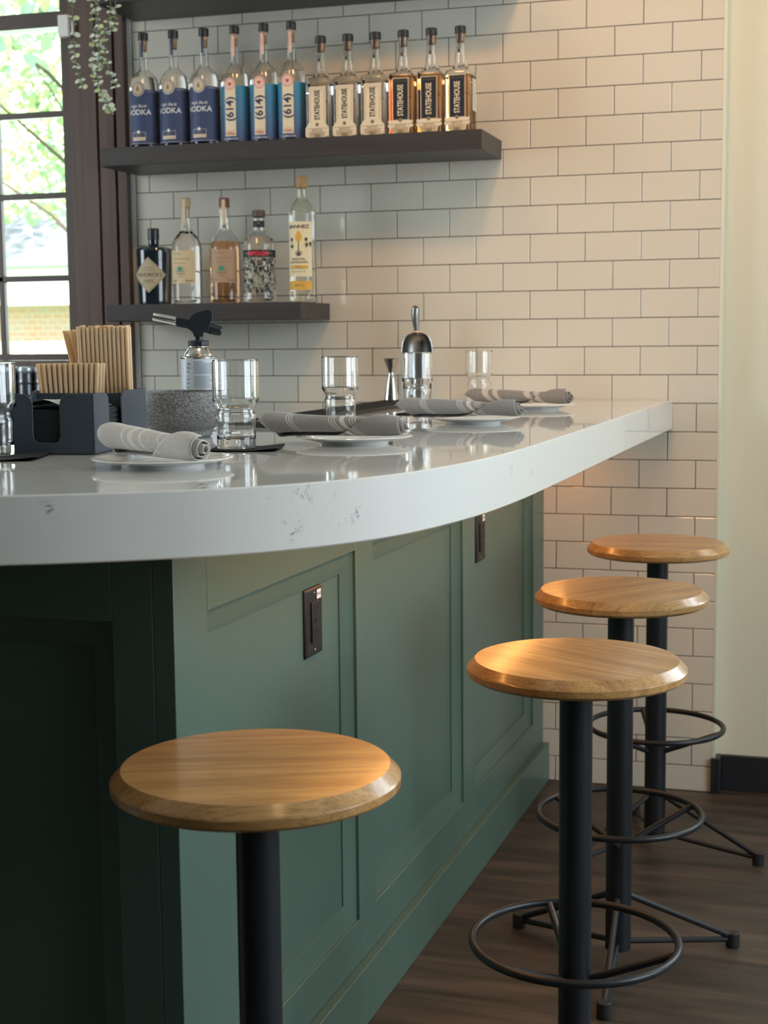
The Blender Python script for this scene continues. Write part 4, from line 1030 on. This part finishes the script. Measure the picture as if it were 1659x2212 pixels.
t = thing('mezcal_bottle', 'tall slim mezcal bottle with agave label and wooden stopper on the lower shelf', 'bottle', (-.984, -.130, Z3), .12)
BZ = [(.0005, 0), (.033, 0), (.0365, .003), (.0372, .010), (.0372, .250), (.0360, .262), (.0310, .274), (.0230, .284), (.0165, .291), (.0140, .297), (.0132, .305), (.0132, .322), (.0146, .324), (.0146, .328)]
BZ = [(r, z*.955) for r, z in BZ]
glass_body(BZ, .0022, glass('mezcal', (.985, .985, .90), 1.40), t, .246)
q = MB(); q.lathe([(.0130, .309), (.0148, .312), (.0148, .3390), (.0134, .3425)], 28); q.build('stopper', flat('light_wood_stopper', (196, 152, 100)), t)
L = Label(cyl(.0376)); L.grid(-.042, .070, .036, .218, 0, 28); L.grid(-.042, .034, .036, .058, 1, 28); L.text('MEZCAL', -.003, .046, .0065, 4)
L.text('BANHEZ', -.004, .204, .0130, 2, sx=1.25, bold=.03)
L.grid(-.0012-.003, .135, .0012-.003, .180, 4, 1); L.disc(-.003, .176, .0095, 1, 20, .013); L.disc(-.003, .186, .0050, 1, 14, .007)
for k_ in range(11):
    a = PI*(k_+.5)/11; L.poly([(-.003-.0022*math.sin(a), .1250), (-.003+.0022*math.sin(a), .1250), (-.003+.0175*math.cos(a), .1260+.0165*math.sin(a))], 4)
for cx_, cz_ in ((-.024, .170), (.018, .170), (-.023, .152), (.019, .1555), (.030, .158)):
    L.disc(cx_, cz_, .0042, 4, 10, .0050); L.grid(cx_-.0005, cz_-.010, cx_+.0005, cz_, 4, 1)
L.text('MEZCAL', -.003, .1170, .0068, 2, sx=1.5); L.text('ARTESANAL', -.003, .1085, .0068, 2, sx=1.4)
L.grid(-.028, .0920, .022, .1000, 1, 14); L.text('ESPADIN', -.003, .0960, .0045, 4); L.text('JOVEN 42% ALC. VOL.', -.003, .0830, .0042, 4)
L.build('label', [flat('banhez_cream', (226, 214, 178)), flat('ochre', (214, 168, 72)), DK, GREYI, flat('olive_ink', (76, 78, 62))], t)

# ------------------------------------------------------------------ back ledge with tins, window sensor
q = MB(); q.box(-3.5, -1.60, -.55, -.02, 1.03, 1.083); tag(q.build('back_counter', SHELF, bevel=.003), 'dark back counter below the window at the far left', 'counter')
TINM = mat('brushed_tin', (.16, .17, .19), .28, metal=.85); GLAZE = mat('tin_lid', (.55, .62, .66), .2, metal=.6)
jp = None
for k, x in enumerate((-1.815, -1.872, -1.929, -1.986, -2.043)):
    l = ['dark tin jar nearest the window casing, on the back counter', 'dark tin jar second from the window casing', 'dark tin jar third from the window casing', 'dark tin jar fourth from the window casing', 'dark tin jar farthest from the casing, at the picture edge'][k]
    if jp is None:
        jp = thing('storage_jar', l, 'jar', (x, -.10, 1.0832), 0, 'row of dark tin jars below the window')
        q = MB(); q.lathe([(.020, 0), (.0245, .003), (.0245, .034), (.0262, .038), (.0262, .043), (.0245, .047), (.0245, .066), (.022, .070)], 28); q.build('jar_body', TINM, jp)
        q = MB(); q.lathe([(.0225, .069), (.0255, .070), (.0262, .074), (.0262, .082), (.0240, .086)], 28); q.build('lid', GLAZE, jp)
    else: dup(jp, (x, -.10, 1.0832), 0, l)
t = thing('window_sensor', 'small white plastic alarm sensor on the dark window frame', 'sensor', (0, 0, 0))
q = MB(); q.box(-1.772, -1.737, -.022, -.0025, 2.126, 2.189); q.build('sensor_body', WHITEP, t, bevel=.003)
q = MB(); q.box(-1.734, -1.724, -.014, -.0025, 2.130, 2.168); q.build('magnet', WHITEP, t, bevel=.002)

# ------------------------------------------------------------------ trailing plant
LEAF = mat('eucalyptus_leaf', (.50, .60, .48), .55, var=((.68, .76, .66), 40, one, .6)); STEM = mat('green_stem', (.14, .17, .09), .6)
LEAFY = mat('yellow_green_leaf', (.50, .56, .24), .55, var=((.58, .66, .42), 60, one, .6))
pl_ = thing('hanging_plant', 'trailing eucalyptus-like plant hanging from the top shelf beside the window', 'plant', (-1.51, -.20, 2.2072))
q = MB(); q.lathe([(0, 0), (.040, 0), (.050, .07), (.052, .09), (.047, .09), (.043, .08), (0, .078)], 32); q.build('pot', flat('clay_pot', (90, 88, 84)), pl_, loc=(0.02, .07, 0))
def vine(pts, name='vine', n=26, seed=0, lr=.0098):
    rnd = random.Random(seed); q = MB(); P = [Vector(p) for p in pts]
    P = [Vector(a) for a in P]
    sm = []
    for i in range(len(P)-1):
        for k in range(8):
            t = k/8; p0_ = P[max(i-1, 0)]; p1_ = P[i]; p2_ = P[i+1]; p3_ = P[min(i+2, len(P)-1)]
            sm.append(.5*((2*p1_)+(p2_-p0_)*t+(2*p0_-5*p1_+4*p2_-p3_)*t*t+(3*p1_-p0_-3*p2_+p3_)*t*t*t))
    sm.append(P[-1]); q.tube(sm, .0011, 6, 1)
    for i in range(n):
        p = sm[min(len(sm)-1, int((i+.5)/n*len(sm)))]
        for sgn in (-1, 1):
            ang = rnd.uniform(-.5, .5)+(0 if i % 2 else PI/2); d = Vector((sgn*math.cos(ang), sgn*math.sin(ang)*.9, rnd.uniform(-.5, .35))).normalized()
            nrm = Vector((rnd.uniform(-.6, .6), -1 if i % 2 else rnd.uniform(-1, 1), rnd.uniform(.1, 1.1))); nrm = (nrm-d*nrm.dot(d)).normalized(); s_ = d.cross(nrm)
            a = lr*rnd.uniform(.7, 1.15); vs = [p+d*a*.15]; k_ = 10
            ring_ = [p+d*(a*(1.05-1.0*math.cos(2*PI*j/k_)*.95))+s_*(a*.72*math.sin(2*PI*j/k_))+nrm*(.0012*abs(math.sin(2*PI*j/k_))) for j in range(k_)]
            c_ = p+d*a*1.05-nrm*.0008
            q.add([c_]+ring_, [(0, j+1, (j+1) % k_+1) for j in range(k_)], 2 if rnd.random() < .3 else 0)
    return q.build(name, [LEAF, STEM, LEAFY], pl_, fix=False, sharp=0)
def loc_(x, y, z): return (x+1.51, y+.20, z-2.2072)
vine([loc_(-1.50, -.17, 2.26), loc_(-1.56, -.262, 2.24), loc_(-1.590, -.262, 2.19), loc_(-1.592, -.262, 2.08), loc_(-1.588, -.262, 2.00), loc_(-1.570, -.262, 1.935)], n=26, seed=1, lr=.0086)
vine([loc_(-1.48, -.17, 2.26), loc_(-1.505, -.262, 2.23), loc_(-1.522, -.262, 2.14), loc_(-1.528, -.262, 2.03), loc_(-1.524, -.262, 1.95), loc_(-1.505, -.262, 1.90), loc_(-1.485, -.262, 1.862)], n=40, seed=2)
vine([loc_(-1.47, -.17, 2.26), loc_(-1.475, -.265, 2.22), loc_(-1.478, -.265, 2.13), loc_(-1.500, -.265, 2.06), loc_(-1.490, -.265, 1.985), loc_(-1.467, -.265, 1.930)], n=28, seed=3, lr=.0082)
vine([loc_(-1.49, -.17, 2.26), loc_(-1.545, -.275, 2.22), loc_(-1.515, -.272, 2.12), loc_(-1.512, -.272, 2.02), loc_(-1.520, -.272, 1.975)], n=24, seed=4, lr=.009)
vine([loc_(-1.46, -.17, 2.26), loc_(-1.455, -.268, 2.19), loc_(-1.462, -.268, 2.11), loc_(-1.475, -.268, 2.075)], n=10, seed=5, lr=.0090)

# ------------------------------------------------------------------ outside: lawn, brick house, trees
GRASS = mat('grass', (.16, .30, .08), .9, var=((.10, .2, .05), 3, one, .4)); 
q = MB(); q.box(-60, 40, .6, 70, -.62, -.5); struct(q.build('ground', GRASS))
def brick():
    m = mat('brick', (.4, .16, .09), .85); N = m.node_tree.nodes; L = m.node_tree.links
    tc = N.new('ShaderNodeTexCoord'); mp = N.new('ShaderNodeMapping'); mp.inputs['Rotation'].default_value = (PI/2, 0, 0); L.new(tc.outputs['Object'], mp.inputs[0])
    br = N.new('ShaderNodeTexBrick'); br.inputs['Scale'].default_value = 4; br.inputs['Color1'].default_value = (.55, .30, .22, 1); br.inputs['Color2'].default_value = (.46, .34, .31, 1); br.inputs['Mortar'].default_value = (.5, .46, .42, 1)
    L.new(mp.outputs[0], br.inputs['Vector']); L.new(br.outputs['Color'], N['Principled BSDF'].inputs['Base Color']); return m
hs = thing('brick_house', 'orange brick house with white eaves and grey roof seen through the window', 'house', (-8.2, 10.5, -.5))
q = MB(); q.box(-4.5, 2.6, 0, 6, 0, 2.18); q.build('wall', brick(), hs)
q = MB(); q.box(-4.7, 1.9, -.35, 0, 2.15, 2.42); q.box(-4.7, 1.7, -.36, -.3, 2.42, 2.58); q.build('eaves', flat('white_eaves', (235, 235, 230)), hs)
q = MB(); q.add([(-4.8, -.5, 2.55), (2.9, -.5, 2.55), (2.9, 3, 4.3), (-4.8, 3, 4.3), (-4.8, 6.5, 2.55), (2.9, 6.5, 2.55)], [(0, 1, 2, 3), (3, 2, 5, 4), (0, 3, 4), (1, 5, 2), (0, 4, 5, 1)], 0, False); q.build('roof', mat('grey_shingles', (.10, .112, .125), .8, bump=(30, .6, (1, 6, 6))), hs)
BARK = mat('bark', (.10, .08, .06), .9)
def tree(label, x, y, h, cr, cz, nleaf, seed, cols, cat='tree', name='garden_tree'):
    rnd = random.Random(seed); t = thing(name, label, cat, (x, y, -.5), 0)
    q = MB(); q.tube([(0, 0, 0), (.1, .05, h*.35), (-.05, 0, h*.7), (.05, 0, h)], [.10*h/5, .06*h/5, .03*h/5, .01], 10)
    for k in range(6):
        a = rnd.uniform(0, 2*PI); z0_ = h*rnd.uniform(.35, .7); q.tube([(0, 0, z0_), (cr*.4*math.cos(a), cr*.4*math.sin(a), z0_+h*.12), (cr*.8*math.cos(a), cr*.8*math.sin(a), z0_+h*.2)], [.016, .010, .004], 6)
    q.build('trunk', BARK, t)
    q = MB(); blobs = [(rnd.uniform(-1, 1)*cr*.65, rnd.uniform(-1, 1)*cr*.5, cz+rnd.uniform(-1, 1)*cr*.75, cr*rnd.uniform(.3, .55)) for _ in range(11)]
    for i in range(nleaf):
        bx_, by_, bz_, br_ = blobs[i % 11]
        d = Vector((rnd.gauss(0, 1), rnd.gauss(0, 1), rnd.gauss(0, 1))).normalized()*br_*rnd.uniform(.45, 1.0); p = Vector((bx_, by_, bz_))+d
        if h > 2 and p.z < 2.75 and rnd.random() < .93: continue
        a = Vector((rnd.gauss(0, 1), rnd.gauss(0, 1), rnd.gauss(0, 1))).normalized(); b_ = a.orthogonal().normalized(); s_ = rnd.uniform(.03, .065)
        q.add([p-a*s_, p+b_*s_*.6, p+a*s_, p-b_*s_*.6], [(0, 1, 2, 3)], rnd.choice((0, 0, 1, 1, 2)), False)
    q.build('foliage', cols, t, fix=False, sharp=0); return t
LG1 = mat('leaf_green', (.42, .56, .36), .6); LG2 = mat('leaf_yellow_green', (.72, .76, .48), .6); LG3 = mat('leaf_blue_green', (.42, .62, .50), .6)
tree('large yellow-green tree outside, in front of the house roof', -5.2, 7.2, 6.0, 2.2, 4.7, 15000, 1, [LG1, LG2, LG3])
tree('pale green tree outside, nearest the right window edge', -3.1, 3.4, 4.6, 1.35, 3.9, 5500, 2, [LG2, LG1, LG3])
tree('tall green tree outside, behind the brick house', -12.5, 17.5, 9, 4.2, 7.2, 9000, 3, [LG3, LG1, LG2])
tree('green tree outside beyond the far left panes', -10.5, 9.0, 6, 2.3, 5.4, 3000, 5, [LG1, LG2, LG3])
for k, (x, y, lb) in enumerate(((-6.3, 9.0, 'low green shrub against the brick wall outside'), (-7.6, 9.2, 'second low green shrub outside, further left along the brick wall'))):
    tree(lb, x, y, .9, .72, .85, 1500, 20+k, [LG1, LG3, LG2], 'shrub', 'garden_shrub')
